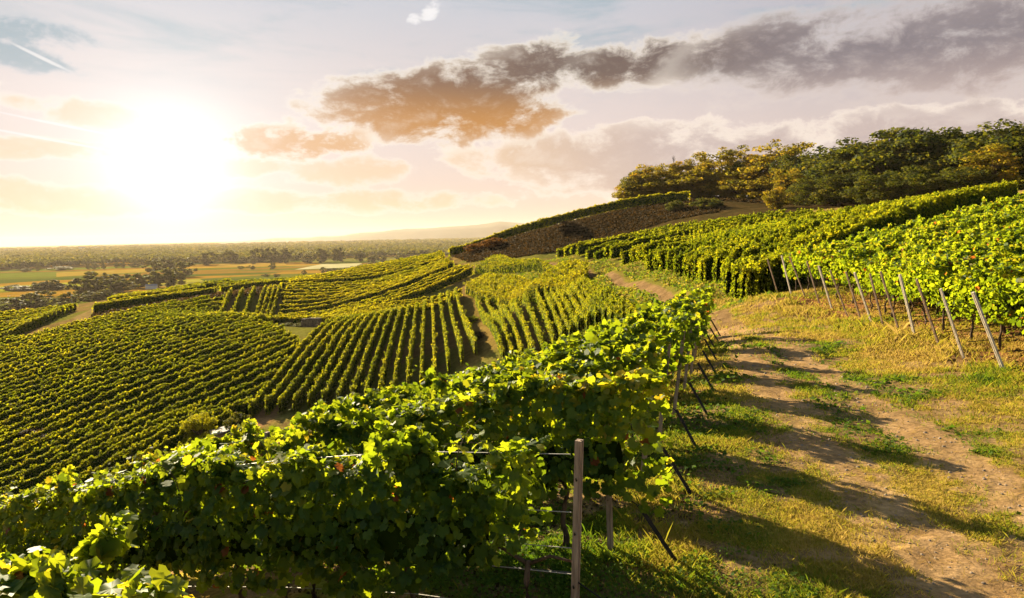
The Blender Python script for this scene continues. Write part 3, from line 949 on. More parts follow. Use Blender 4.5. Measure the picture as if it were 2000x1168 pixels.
# ------------------------------------------------------------------ posts, stakes, wires, hoses
def dirv(a, b): return Vector((b[0] - a[0], b[1] - a[1], b[2] - a[2]))


def end_post(p, hgt, lean, mat, label, group, w=.072, hooks=6, rowdir=ROWD):
    z = float(height(p[0], p[1])[0])
    root = empty('trellis_post', (p[0], p[1], z))
    tag(root, label, 'post', group)
    top = Vector((lean[0], lean[1], hgt)); bot = Vector((0, 0, 0)) - top.normalized() * .25
    xd = (rowdir[0], rowdir[1], 0)
    t = w * .2
    prof = [(-w / 2, -w * .42), (w / 2, -w * .42), (w / 2, w * .42), (w * .18, w * .42), (w * .14, w * .12), (-w * .14, w * .12), (-w * .18, w * .42), (-w / 2, w * .42)]
    m = MB(); m.prism(prof, bot, top, (-xd[1], xd[0], 0)); body = m.build('post_body', mat, root)
    for q in range(hooks):
        f = .25 + .7 * q / max(1, hooks - 1)
        c = top * f
        h = MB(); sd_ = Vector((-xd[1], xd[0], 0)) * (w * .5) * (1 if q % 2 else -1)
        h.tube([c + sd_ * .9, c + sd_ * 1.5, c + sd_ * 1.7 + Vector((0, 0, .025))], .006, 5)
        h.build('wire_hook', M_STEEL, root)
    return root, Vector((p[0], p[1], z)) + top


PTOPS = []
for k, p in enumerate(FROWS):
    hh = 1.92 if k == 0 else 1.72
    lab = 'bare weathered grey post standing free at the nearest row end' if k == 0 else ('last weathered post left of the track, at the far row end' if k == len(FROWS) - 1 else '{} weathered post along the left row ends, counted from the free standing one'.format(ORD[k]))
    ln = (.07, -.02) if k == 0 else ((-.04, 0) if k == 1 else (.16 + .05 * random.random(), -.05))
    r_o, tp = end_post(p, hh, ln, M_POST, lab, 'end posts left of the track', .062 if k < 2 else .07, 7 if k < 4 else 3)
    PTOPS.append(tp)
# second upright inside rows
for k in (0, 1, 2, 3):
    p = FROWS[k] + ROWD * 5.2
    end_post(p, 1.95, (.0, .0), M_POST, '{} post hidden among the leaves of the left rows'.format(ORD[k]), 'inner posts of the left rows', .06, 3)

AOFF = {0: (.75, -.35), 1: (.66, -.33), 2: (.61, -.37), 3: (.52, -.5)}
for k, p in enumerate(FROWS):
    ox, oy = AOFF.get(k, (.55, -.45))
    a = (p[0] + ox, p[1] + oy)
    z = float(height(*a)[0])
    root = empty('anchor_stake', (a[0], a[1], z))
    tag(root, ('black steel anchor stake slanting from the grass beside the {} left row end' if k else 'black steel anchor stake by the free standing post').format(ORD[k]), 'stake', 'anchor stakes at the left row ends')
    tv = Vector((-.36 * ox / .6, .02 - .2 * oy, .62))
    m = MB(); s_ = .022
    m.prism([(-s_, -s_), (s_, -s_), (s_, -s_ * .4), (-s_ * .4, -s_ * .4), (-s_ * .4, s_), (-s_, s_)], -tv * .3, tv, (1, 0, 0)); m.build('stake_bar', M_STEEL, root)
    zp = Vector((p[0], p[1], float(height(p[0], p[1])[0])))
    m = MB(); m.tube([tv * .97, zp + Vector((.02, 0, .75)) - Vector((a[0], a[1], z))], .006, 5); m.build('tie_wire', M_STEEL, root)

# trellis wires of the two nearest rows
def wire(p0, d, L, h, label, group, r=.0035, mat=M_WIRE, sag=.0, name='trellis_wire', n=9, hv=.0):
    pts = []
    for i in range(n):
        c = p0 + d * (L * i / (n - 1)); z = float(height(c[0], c[1])[0])
        pts.append((c[0], c[1], z + h - sag * math.sin(math.pi * ((i * 3 / (n - 1)) % 1)) + random.uniform(-hv, hv)))
    m = MB(); m.tube(pts, r, 5)
    return tag(m.build(name, mat), label, 'wire' if name == 'trellis_wire' else 'hose', group)


for q, h in enumerate((.45, .80, 1.02, 1.32, 1.80)):
    wire(FROWS[0], ROWD, 12.5, h, '{} trellis wire up from the ground, tied to the free standing post'.format(ORD[q]), 'wires of the nearest row', .004)
for q, h in enumerate((.75, 1.1)):
    wire(FROWS[1], ROWD, 12.5, h, '{} trellis wire of the row behind the free standing post'.format(['lower', 'upper'][q]), 'wires of the second row', .004)
wire(FROWS[0] + np.array([.02, .05]), ROWD, 12, .78, 'dark drip hose strung along the nearest row', None, .011, M_HOSE, .03, 'drip_hose')
for k, a in enumerate(EPX):
    p = at(*a)[:2]
    lab = 'pale slanting end post nearest the right picture edge' if k == 0 else ('last tiny slanting post of the right block, by the far grass' if k == len(EPX) - 1 else '{} pale slanting end post of the right block from the right edge'.format(ORD[k]))
    end_post(p, 1.84 + random.uniform(-.1, .06), (-.54 + random.uniform(-.16, .14), .06 + random.uniform(-.1, .1)), M_SUNLIT_PALE if k < 2 or k % 3 == 0 else M_POST, lab, 'slanting end posts right of the track', .052 + .012 * (k % 3 == 0), 4 if k < 5 else 2, ERD)
for k in range(0, 9):
    wire(EROWS[k] - ERD * .4, ERD, 8, .42, '{} black drip hose sagging under the right block, from the front'.format(ORD[k]), 'drip hoses under the right block', .012, M_HOSE, .10, 'drip_hose', 13)


# ------------------------------------------------------------------ trees
def tree_meshes(name, h, cr, base, nclump, per, leaf, seed, flat=.8, spread=1.0, upright=False):
    """crown (leaf clumps on limbs) and trunk meshes, base at the origin"""
    rg = np.random.default_rng(seed)
    c = rg.normal(0, 1, (nclump, 3)); c /= np.linalg.norm(c, axis=1, keepdims=True)
    rad = rg.uniform(.35, 1, nclump) ** .6
    c = c * rad[:, None]
    wob = .65 + .75 * vnoise(c[:, 0] * 2.1 + seed, c[:, 1] * 2.1 + c[:, 2] * 1.7, 81)
    ch = (h - base) / 2
    ctr = np.stack([c[:, 0] * cr * wob, c[:, 1] * cr * wob, base + ch + c[:, 2] * ch * (.8 + .25 * wob)], 1)
    csz = cr * rg.uniform(.12, .33, nclump)
    P_, N_, S_, T_ = [], [], [], []
    for i in range(nclump):
        k = int(per * (csz[i] / (cr * .26)) ** 2) + 4
        q = rg.normal(0, 1, (k, 3)); q /= np.linalg.norm(q, axis=1, keepdims=True)
        rr = rg.uniform(.2, 1.05, k) ** .5
        p = ctr[i] + q * rr[:, None] * csz[i] * np.array([1.1, 1.1, flat * .85])
        P_.append(p); N_.append(q + np.array([0, 0, .5]) + rg.normal(0, .6, (k, 3))); S_.append(leaf * rg.uniform(.55, 1.35, k))
        T_.append(np.clip(.45 + rg.normal(0, .14) + rg.normal(0, .15, k), 0, 1))
    pos = np.concatenate(P_); n = len(pos)
    tip = rg.normal(0, 1, (n, 3)) + np.array([0, 0, -.6])
    V, Fc, k = place_leaves(pos, np.concatenate(N_), tip, np.concatenate(S_), KITE, rg)
    crown = np_mesh(name + '_crown', V, Fc, tint=np.repeat(np.concatenate(T_), k))
    m = MB()
    tr = cr * .055 + .05
    topz = base + ch * 1.2
    pts = [(0, 0, -.3), (rg.normal(0, .05 * cr), rg.normal(0, .05 * cr), base * .6 + .2), (rg.normal(0, .08 * cr), rg.normal(0, .08 * cr), base + ch * .5), (rg.normal(0, .12 * cr), rg.normal(0, .12 * cr), topz)]
    m.tube(pts, [tr * 1.25, tr, tr * .7, tr * .25], 7)
    for i in np.argsort(-csz)[:14]:
        f = rg.uniform(.35, .9)
        s0 = Vector(pts[1]).lerp(Vector(pts[3]), f * .8)
        e = Vector(ctr[i]); md = (s0 + e) / 2 + Vector((0, 0, -.06 * cr))
        m.tube([s0, md, e], [tr * .42, tr * .26, tr * .08], 5, False)
    trunk = m.mesh(name + '_trunk', True)
    return crown, trunk


def tree_proto(kind, leafmat, *a, **k):
    c, t = tree_meshes(kind, *a, **k)
    c.materials.append(leafmat); t.materials.append(M_BARK)
    return c, t


def put_tree(name, proto, loc, scale, rz, label, cat, group=None, trunk=True, leafmat=None):
    root = empty(name, loc, rz); root.scale = (scale[0], scale[0], scale[1]) if hasattr(scale, '__len__') else (scale,) * 3
    tag(root, label, cat, group)
    o = bpy.data.objects.new('crown', proto[0]); COL.objects.link(o); o.parent = root
    if leafmat:
        o.material_slots[0].link = 'OBJECT'; o.material_slots[0].material = leafmat
    if trunk:
        o = bpy.data.objects.new('trunk', proto[1]); COL.objects.link(o); o.parent = root
    return root


OAK = [tree_proto('oak', M_TREE, 10, 4.6, .8, 110, 130, .32, 200 + i) for i in range(4)]
ROB = [tree_proto('robinia', M_GOLD, 10, 3.8, .9, 105, 85, .28, 220 + i, flat=.6) for i in range(3)]
BUSH = [tree_proto('shrub', M_TREE, 4, 2.4, .2, 60, 90, .24, 240 + i) for i in range(3)]
# px, top y, base Y, ground known from terrain, kind, width factor, label
HT = [
    (1228, 352, 208, 'g', .7, 'low olive tree at the left tip of the hilltop grove'),
    (1254, 334, 205, 'o', .8, 'rounded olive green tree beside the left tip of the grove'),
    (1268, 322, 203, 'g', 1.0, 'golden tree just left of the bare dead tree'),
    (1300, 322, 200, 'g', 1.0, 'orange tinged tree behind the bare dead tree'),
    (1338, 315, 198, 'g', .9, 'thin yellow topped tree right of the bare dead tree'),
    (1366, 312, 196, 'g', .85, 'slender yellow tree beside the tall golden one'),
    (1412, 290, 192, 'g', 1.25, 'tall spreading golden tree on the hilltop'),
    (1452, 315, 186, 'o', .95, 'dark low tree in the dip of the grove skyline'),
    (1482, 306, 180, 'g', .9, 'brownish tree left of the feathery twin topped tree'),
    (1525, 277, 172, 'g', 1.2, 'tall feathery yellow green tree with two tops'),
    (1560, 302, 165, 'o', 1.0, 'olive tree right of the feathery twin topped tree'),
    (1540, 330, 150, 'r', .8, 'orange red leaved tree in front of the dark grove'),
    (1600, 305, 158, 'o', 1.0, 'brown green tree left of the tall dark oaks'),
    (1648, 288, 150, 'o', 1.2, 'grey green oak at the left shoulder of the dark grove'),
    (1700, 270, 140, 'o', 1.3, 'broad dark oak in the middle of the grove'),
    (1752, 258, 135, 'o', 1.3, 'tallest dark oak of the grove skyline'),
    (1800, 264, 132, 'o', 1.25, 'dark oak right of the tallest one'),
    (1832, 260, 128, 'o', 1.2, 'round topped grey green oak near the right end of the grove'),
    (1870, 276, 126, 'o', 1.1, 'dark tree in the low notch before the right end of the grove'),
    (1912, 256, 124, 'o', 1.1, 'pale green tree left of the bare branches at right'),
    (1935, 285, 106, 'g', 1.0, 'yellow leaved tree in front at the right end of the grove'),
    (1985, 250, 112, 'o', 1.3, 'big olive tree at the right picture edge'),
    (2050, 244, 112, 'o', 1.3, 'tree cut off by the right picture edge'),
    (1518, 372, 132, 'b', .8, 'bright yellow green bush at the foot of the grove'),
    (1580, 352, 138, 'o', .9, 'dark tree filling the shade behind the yellow green bush'),
    (1640, 340, 130, 'o', 1.0, 'dark tree low in the shade left of the middle oak'),
    (1720, 335, 118, 'o', 1.1, 'dark tree low in the shade under the tallest oak'),
    (1800, 330, 112, 'o', 1.1, 'dark tree low in the shade right of the tallest oak'),
    (1880, 325, 106, 'o', 1.1, 'dark tree low in the shade by the yellow leaved tree'),
    (1300, 362, 197, 'b', 1.1, 'olive shrub under the orange tinged tree'),
    (1352, 358, 192, 'b', 1.1, 'olive shrub at the end of the skyline vines'),
    (1395, 350, 188, 'b', 1.2, 'dark shrub under the tall golden tree'),
    (1440, 352, 180, 'b', 1.2, 'brown shrub in the dip of the grove'),
    (1490, 350, 170, 'b', 1.2, 'olive shrub under the feathery tree'),
    (1260, 372, 200, 'b', 1.1, 'golden shrub at the left foot of the grove'),
    (1240, 362, 203, 'b', .8, 'golden shrub at the very left tip of the grove'),
    (1288, 350, 200, 'b', 1.2, 'amber shrub below the bare dead tree'),
    (1325, 340, 198, 'b', 1.2, 'tall amber shrub right of the bare dead tree'),
    (1375, 335, 193, 'b', 1.3, 'tall olive gold shrub left of the spreading golden tree'),
    (1425, 330, 186, 'b', 1.3, 'tall brown shrub below the spreading golden tree'),
    (1465, 335, 178, 'b', 1.3, 'tall olive shrub between the golden and the feathery tree'),
]
for i, (px, ty, Y, kd, wf, lab) in enumerate(HT):
    x = at(px, ty, Y)[0]
    z = float(height(x, Y)[0]) - .2
    H = at(px, ty, Y)[2] - z
    pr = {'o': OAK, 'g': ROB, 'r': ROB, 'b': BUSH}[kd][i % 3]
    hb = 4 if kd == 'b' else 10
    s = H / hb / .98
    sx = max(s, .6 * H / hb + .42) * wf * (1.25 if kd != 'b' else 1.4)
    cat = 'shrub' if kd == 'b' else 'tree'
    lm = M_GOLD if (kd == 'b' and px < 1530) else None
    put_tree('shrub' if kd == 'b' else ('robinia_tree' if kd in 'gr' else 'oak_tree'), pr, (x, Y, z), (sx, s), random.uniform(0, 6.28), lab, cat, 'trees and shrubs of the hilltop grove', leafmat=lm)


def bare_tree(px, ty, Y, H, seed, label):
    rg = random.Random(seed)
    p = at(px, ty, Y); z = p[2] - H
    root = empty('dead_tree', (p[0], Y, z)); tag(root, label, 'dead tree')
    m = MB(); m.tube([(0, 0, -.5), (.05, 0, H * .5), (-.1, 0, H)], [.14, .1, .02], 6); m.build('trunk', M_BARK, root, True)
    m = MB()
    for k in range(16):
        f = rg.uniform(.45, .95); s0 = Vector((-.1 * f, 0, H * f)); a = rg.uniform(0, 6.28); l = rg.uniform(.6, 1.6) * (1.25 - f)
        e = s0 + Vector((math.cos(a) * l, math.sin(a) * l, l * rg.uniform(.6, 1.6)))
        m.tube([s0, s0.lerp(e, .5) + Vector((0, 0, -.08)), e], [.05, .03, .012], 5, False)
        e2 = s0.lerp(e, .6) + Vector((rg.uniform(-.4, .4), rg.uniform(-.4, .4), .6)); m.tube([s0.lerp(e, .5), e2], [.025, .01], 4, False)
    m.build('branch', M_BARK, root)


bare_tree(1316, 303, 196, 7.5, 3, 'bare dead tree standing out of the golden trees on the hilltop')
bare_tree(1952, 252, 110, 8.0, 9, 'bare forked branches above the trees near the right picture edge')

# shrubs in the valley
def hit(px, py, y0=4.0, y1=420.0):
    Y = np.geomspace(y0, y1, 900); d = ray(px, py); t = Y / d[1]
    z = CAM[2] + d[2] * t; h = height(d[0] * t, Y)
    k = int(np.argmax(z < h)); return np.array([d[0] * t[k], Y[k], h[k]])


VB = [(392, 806, 868, 58, 1.0, M_YELLOW, 'round bright yellow green bush beside the shed roof'), (464, 806, 850, 61, .9, None, 'round dark green bush right of the shed roof'),
      (75, 838, 872, 60, 1.25, M_SCRUB, 'rusty brown shrub among the valley rows')]
for i, (px, ty, by, Y, wf, lm, lab) in enumerate(VB):
    hp_ = hit(px, by, 30); x, Y = hp_[0], hp_[1]; z = hp_[2] - .15; H = (by - ty) / F * Y + .15
    wpx = [64, 52, 70][i]
    put_tree('round_bush', BUSH[i], (x, Y, z), (wpx / F * Y / 4.9, H / 4), i * 1.3, lab, 'bush', leafmat=lm)
for i, (px, ty, Y, w_, lab) in enumerate([(560, 634, 141, 36, 'dark bush left of the stone retaining wall'), (585, 632, 138, 30, 'dark bush against the left end of the retaining wall'),
                                          (630, 470 + 178, 131, 20, 'small weedy bush right of the retaining wall'), (920, 640, 100, 30, 'yellow green weed bush in the gully between the blocks'), (900, 590, 128, 30, 'rusty weeds at the top of the gully'), (935, 665, 84, 30, 'brown weeds low in the gully between the blocks')]):
    x = at(px, ty, Y)[0]; z = float(height(x, Y)[0]) - .2; H = max(1.2, at(px, ty, Y)[2] - z)
    put_tree('round_bush', BUSH[i % 3], (x, Y, z), (w_ / F * Y / 4.4, H / 4), i * 2.1, lab, 'bush', leafmat=[None, None, M_SCRUB, M_FAR, M_SCRUB, M_SCRUB][i], trunk=True)
for i in (0, 1, 4, 7, 8):   # scrub mounds on the brown bank
    px, py, Y = [(930, 492, 178), (965, 485, 172), (1000, 486, 168), (1050, 478, 166), (1110, 462, 164), (1180, 440, 162), (1250, 425, 160), (1320, 412, 157), (1385, 408, 150)][i]
    x = at(px, py, Y)[0]; z = float(height(x, Y)[0]) - .3
    lab = ['rust red shrub at the low end of the brown bank', 'rust red shrub second from the low end of the brown bank', 'russet shrub third along the brown bank', 'brown shrub fourth along the bank under the skyline vines',
           'brown shrub halfway up the bank under the skyline vines', 'dark shrub sixth along the bank under the skyline vines', 'dark shrub above the hillside rows on the bank', 'dark shrub near the top end of the brown bank', 'olive shrub where the bank meets the upper path'][i]
    put_tree('bank_shrub', BUSH[i % 3], (x, Y, z), (random.uniform(.9, 1.4), random.uniform(.5, .75)), i, lab, 'shrub', 'shrubs on the brown bank', leafmat=M_RUSSET if i < 4 else (M_SCRUB if i < 7 else M_TREE))


# scrub that covers the banks
def scrub(name, poly, n, size, label, mat):
    poly = np.array(poly); lo, hi = poly.min(0), poly.max(0)
    p = rng.uniform(lo, hi, (n * 3, 2)); p = p[inpoly(p[:, 0], p[:, 1], [tuple(q) for q in poly])][:n]
    k = 7
    q = np.repeat(p, k, 0) + rng.normal(0, size * .8, (len(p) * k, 2))
    z = height(q[:, 0], q[:, 1]) + rng.uniform(0, min(.75, size * 2), len(q)) * np.repeat(rng.uniform(.3, 1.0, len(p)), k)
    pos = np.stack([q[:, 0], q[:, 1], z], 1)
    V, Fc, kk = place_leaves(pos, rng.normal(0, 1, (len(pos), 3)) + np.array([0, -.2, .6]), rng.normal(0, 1, (len(pos), 3)), size * rng.uniform(.5, 1.4, len(pos)), KITE, rng)
    t = np.clip(np.repeat(rng.uniform(.1, .8, len(p)), k) + rng.normal(0, .1, len(pos)), 0, 1)
    o = link(name, np_mesh(name, V, Fc, tint=np.repeat(t, kk)), [mat])
    tag(o, label, 'scrub', None, 'stuff')


FL = []
for q, p in enumerate(FARP[:-1]):
    dd = FARP[q + 1] - p; dd /= np.linalg.norm(dd); FL.append((p, np.array([-dd[1], dd[0]])))
scrub('verge_grass', [p + n_ * 7 for p, n_ in FL] + [p + n_ * .75 for p, n_ in FL[::-1]], 7000, .20, 'rough grass on the bank below the far track', M_GRASS)
scrub('track_edge_grass', [p - n_ * .75 for p, n_ in FL] + [p - n_ * 3.2 for p, n_ in FL[::-1]], 3000, .16, 'grass strip between the far track and the hillside rows', M_GRASS)
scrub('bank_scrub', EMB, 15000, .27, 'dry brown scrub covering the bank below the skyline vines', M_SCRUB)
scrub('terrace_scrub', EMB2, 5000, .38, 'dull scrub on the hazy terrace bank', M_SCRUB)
HEDGE = [at(*a)[:2] for a in ((1345, 392, 182), (1500, 398, 160), (1640, 404, 134), (1640, 396, 140), (1500, 388, 172), (1360, 386, 196))]
scrub('hilltop_scrub', HEDGE, 3500, .36, 'dry weeds at the foot of the hilltop grove', M_SCRUB)

# ------------------------------------------------------------------ shed, retaining wall, lamps, far buildings
sx, sy = hit(436, 856, 30)[:2]; sz = float(height(sx, sy)[0])
sh = empty('field_shed', (sx, sy, sz), .5); tag(sh, 'small shed with a pale grey sheet roof between two bushes', 'shed')
m = MB(); m.box((0, 0, .25), (1.9, 1.6, .9)); m.build('wall', M_STONE, sh)
rf = MB(); rf.v = [Vector(v) for v in ((-1.15, -1, .66), (1.15, -1, 1.0), (1.15, 1, 1.0), (-1.15, 1, .66), (-1.15, -1, .72), (1.15, -1, 1.06), (1.15, 1, 1.06), (-1.15, 1, .72))]
rf.f = [(3, 2, 1, 0), (4, 5, 6, 7), (0, 1, 5, 4), (1, 2, 6, 5), (2, 3, 7, 6), (3, 0, 4, 7)]
rf.build('roof', M_ROOF, sh)
wa, wb = at(592, 650, 137), at(628, 664, 133)
m = MB(); n = 9
for i in range(n):
    a = wa + (wb - wa) * (i / n); b = wa + (wb - wa) * ((i + .96) / n); c = (a + b) / 2
    zz = float(height(c[0], c[1])[0]); d = Vector((b[0] - a[0], b[1] - a[1], 0))
    for j in range(4):
        l = d.length * random.uniform(.85, 1.0)
        m.box((c[0] + random.uniform(-.05, .05), c[1] + random.uniform(-.08, .08), zz + .1 + j * .52), (l, .7, .50 * random.uniform(.9, 1.0)), d)
tag(m.build('retaining_wall', M_STONE), 'short rough stone retaining wall at the foot of the terraces', 'wall')
for (px, py, Y, lab) in ((139, 577, 440, 'tall street lamp pole standing right of the dark trees at left'), (39, 592, 425, 'street lamp pole in front of the dark trees at the left edge'), (16, 578, 470, 'small street lamp at the left picture edge')):
    p = at(px, py, Y); z = float(height(p[0], Y)[0]); H = max(6, p[2] - z)
    l = empty('street_lamp', (p[0], Y, z)); tag(l, lab, 'street lamp', 'lamps beyond the vineyard')
    m = MB(); m.tube([(0, 0, -.2), (0, 0, H)], [.16, .10], 6); m.build('pole', M_ROOF, l)
    m = MB(); m.box((.6, 0, H + .05), (1.8, .5, .22)); m.build('lamp_head', M_WALL, l)


def barn(px, Y, w, d, h, label, cat='building'):
    x = at(px, 480, Y)[0]; z = float(height(x, Y)[0])
    b = empty('farm_building', (x, Y, z), random.uniform(-.4, .4)); tag(b, label, cat, 'far white buildings')
    m = MB(); m.box((0, 0, h / 2 - .5), (w, d, h + 1)); m.build('wall', M_WALL, b)
    m = MB(); m.prism([(-d / 2 - .4, h), (d / 2 + .4, h), (0, h + d * .3)], (-w / 2 - .5, 0, 0), (w / 2 + .5, 0, 0), (0, 1, 0)); m.build('roof', M_ROOF, b)


barn(160, 3600, 34, 18, 16, 'white far building bright among the woods at left')
barn(185, 3900, 50, 16, 11, 'long low far building right of the bright white one')
barn(20, 3700, 60, 18, 11, 'long pale far building at the left edge of the woods')
barn(290, 640, 9, 5, 3, 'tiny pale hut among trees beyond the hazy terraces')

# ------------------------------------------------------------------ the plain: fields, trees, forest
def field(pts, c0, c1, label):
    W4 = []
    for (px, py) in pts:
        Y = CZ * F / (py - (477 - .0212 * px)); W4.append(at(px, py, Y)[:2])
    a, b, c, d = W4
    nu, nv = 40, 10
    u, v = np.meshgrid(np.linspace(0, 1, nu), np.linspace(0, 1, nv))
    wob = 1 + .0 * u
    xy = (a[None, None] * ((1 - u) * (1 - v))[..., None] + b * (u * (1 - v))[..., None] + c * (u * v)[..., None] + d * ((1 - u) * v)[..., None])
    x, y = xy[..., 0].ravel(), xy[..., 1].ravel()
    V = np.stack([x, y, height(x, y) + .25], 1)
    i = np.arange(nu * nv).reshape(nv, nu)
    Fc = np.stack([i[:-1, :-1], i[:-1, 1:], i[1:, 1:], i[1:, :-1]], -1).reshape(-1, 4)
    o = link('field', np_mesh('field', V, Fc, smooth=True), [plain_mat('crop', c0, c1, .03, 1, 0, (1, 1, 1), 0)])
    tag(o, label, 'field', None, 'structure')


field([(0, 522), (300, 515), (420, 509), (0, 513)], (.34, .17, .012), (.44, .25, .02), 'long golden field before the woods')
field([(575, 527), (690, 522), (708, 514), (628, 516)], (.34, .30, .14), (.46, .42, .22), 'pale bright field on the plain')
field([(0, 572), (190, 556), (150, 551), (0, 560)], (.20, .21, .015), (.30, .28, .02), 'yellow green meadow strip')
field([(110, 541), (300, 531), (290, 526), (110, 532)], (.24, .15, .02), (.32, .22, .03), 'ochre field strip')
field([(260, 560), (400, 550), (390, 545), (265, 552)], (.22, .20, .02), (.30, .26, .03), 'sunlit meadow beyond the hazy terraces')
field([(420, 522), (560, 518), (555, 514), (430, 516)], (.28, .16, .02), (.36, .24, .04), 'ochre field before the forest edge')


# trees
PL = [tree_proto('plain_tree', M_PLAIN, 10, 5.0, .8, 34, 60, .95, 300 + i) for i in range(5)]
PT = [  # px, base y, height px, width px, label part
    (190, 572, 38, 62, 'big dark round tree in the clump beyond the terraces'), (235, 552, 26, 40, 'dark tree right of the big dark round tree'), (215, 574, 28, 45, 'grey green tree below the big dark round tree'),
    (160, 580, 34, 40, 'dark tree left of the big dark round tree'), (130, 600, 26, 34, 'round tree beside the tall street lamp'), (60, 606, 30, 50, 'dark tree behind the lamp at the left edge'),
    (20, 612, 26, 60, 'broad bush at the left edge beyond the vines'), (85, 592, 22, 40, 'dark tree in the row left of the street lamp'), (100, 606, 20, 40, 'low bush in front of the row by the street lamp'),
    (175, 594, 22, 44, 'grey bush under the dark clump'), (205, 592, 24, 40, 'grey bush right of the dark clump foot'), (240, 570, 22, 50, 'hazy bush at the top of the terraces'), (275, 562, 15, 20, 'small dark tree on the field right of the terraces'),
    (270, 546, 26, 36, 'hazy tree at the left of the long grove'), (305, 545, 30, 44, 'hazy tree second in the long grove'), (335, 543, 34, 44, 'hazy tall tree in the middle of the long grove'), (360, 540, 26, 40, 'hazy tree at the right end of the long grove'),
    (300, 535, 26, 40, 'hazy tree behind the long grove'), (325, 530, 24, 36, 'second hazy tree behind the long grove'), (345, 527, 20, 26, 'third hazy tree behind the long grove'),
    (100, 545, 18, 32, 'tree in the middle of the left field clump'), (75, 545, 14, 30, 'tree left in the left field clump'), (118, 547, 10, 20, 'bush right in the left field clump'), (60, 552, 9, 60, 'low hedge bush below the left field clump'),
    (110, 553, 9, 50, 'low hedge bush right of the left field clump'), (25, 551, 10, 40, 'low hedge bush at the left edge'), (75, 528, 14, 8, 'lone poplar in the golden field'), (88, 521, 8, 18, 'bush right of the lone poplar'),
    (30, 524, 6, 30, 'bush in the golden field at the left'), (52, 530, 7, 22, 'bush left of the lone poplar'), (120, 527, 7, 40, 'hedge in the golden field'), (172, 525, 10, 8, 'first small poplar in the dotted tree line'),
    (185, 525, 11, 20, 'bush in the dotted tree line'), (202, 525, 14, 8, 'second small poplar in the dotted tree line'), (228, 523, 10, 10, 'third small poplar in the dotted tree line'), (240, 523, 11, 10, 'fourth small poplar in the dotted tree line'),
    (258, 522, 13, 14, 'fifth poplar in the dotted tree line'), (270, 522, 14, 14, 'sixth poplar in the dotted tree line'), (408, 518, 24, 34, 'round tree at the left of the forest edge'), (450, 515, 26, 30, 'tree second along the forest edge'),
    (372, 518, 10, 10, 'small poplar left of the forest edge'), (480, 514, 12, 30, 'bush along the forest edge'), (505, 512, 26, 28, 'tall tree on the forest edge, beyond the pale field'), (530, 513, 28, 28, 'golden round tree on the forest edge'),
    (556, 513, 26, 30, 'dark tree on the forest edge beyond the pale field'), (628, 513, 26, 28, 'big round tree beyond the pale field'), (600, 514, 16, 24, 'bush left of the big round tree beyond the pale field'), (655, 511, 25, 16, 'tree with visible stem right of the big round tree'),
    (665, 511, 26, 18, 'twin stem tree beyond the pale field'), (702, 511, 22, 22, 'tree over the right end of the pale field'), (729, 512, 13, 22, 'dark bush at the right end of the pale field'), (748, 511, 12, 14, 'dark bush right of the pale field'),
    (780, 511, 13, 24, 'round dark bush near the slope'), (813, 505, 9, 14, 'first dark bush above the bright slope'), (785, 503, 9, 12, 'second dark bush above the bright slope'), (803, 505, 8, 12, 'third dark bush above the bright slope'),
    (533, 526, 12, 12, 'lone dark round tree in front of the pale field'), (470, 526, 6, 12, 'first low bush on the grey meadow'), (491, 526, 7, 14, 'second low bush on the grey meadow'), (560, 514, 5, 8, 'tiny bush at the pale field corner'),
    (495, 516, 10, 14, 'bush at the golden field corner'), (594, 536, 8, 10, 'small dark tree on the olive meadow'), (631, 533, 11, 10, 'dark conical tree on the olive meadow'), (650, 533, 9, 30, 'hedge on the olive meadow'), (705, 528, 9, 34, 'grey hedge below the pale field'),
    (722, 525, 11, 20, 'dark bush below the right end of the pale field'), (738, 521, 8, 16, 'green bush right of the dark bush below the pale field'), (680, 531, 8, 40, 'olive hedge below the middle of the pale field'),
    (767, 518, 10, 4, 'thin cypress like tree near the slope'), (520, 540, 5, 14, 'tiny bush above the rising terrace'), (540, 540, 5, 12, 'second tiny bush above the rising terrace'),
]
for i, (px, by, hp, wp, lab) in enumerate(PT):
    hz_ = 477 - .0212 * px
    Y = max(400, CZ * F / max(8, (by - hz_)))
    if by > 540: Y = min(Y, 660)
    x = at(px, by, Y)[0]
    z = float(height(x, Y)[0])
    Hh = hp * Y / F * 1.1 + .3 ; Wd = wp * Y / F
    put_tree('plain_tree', PL[i % 5], (x, Y, z - .05 * Hh), (Wd / 9.4, Hh / 10), i * 1.7, lab, 'tree', 'trees of the plain')


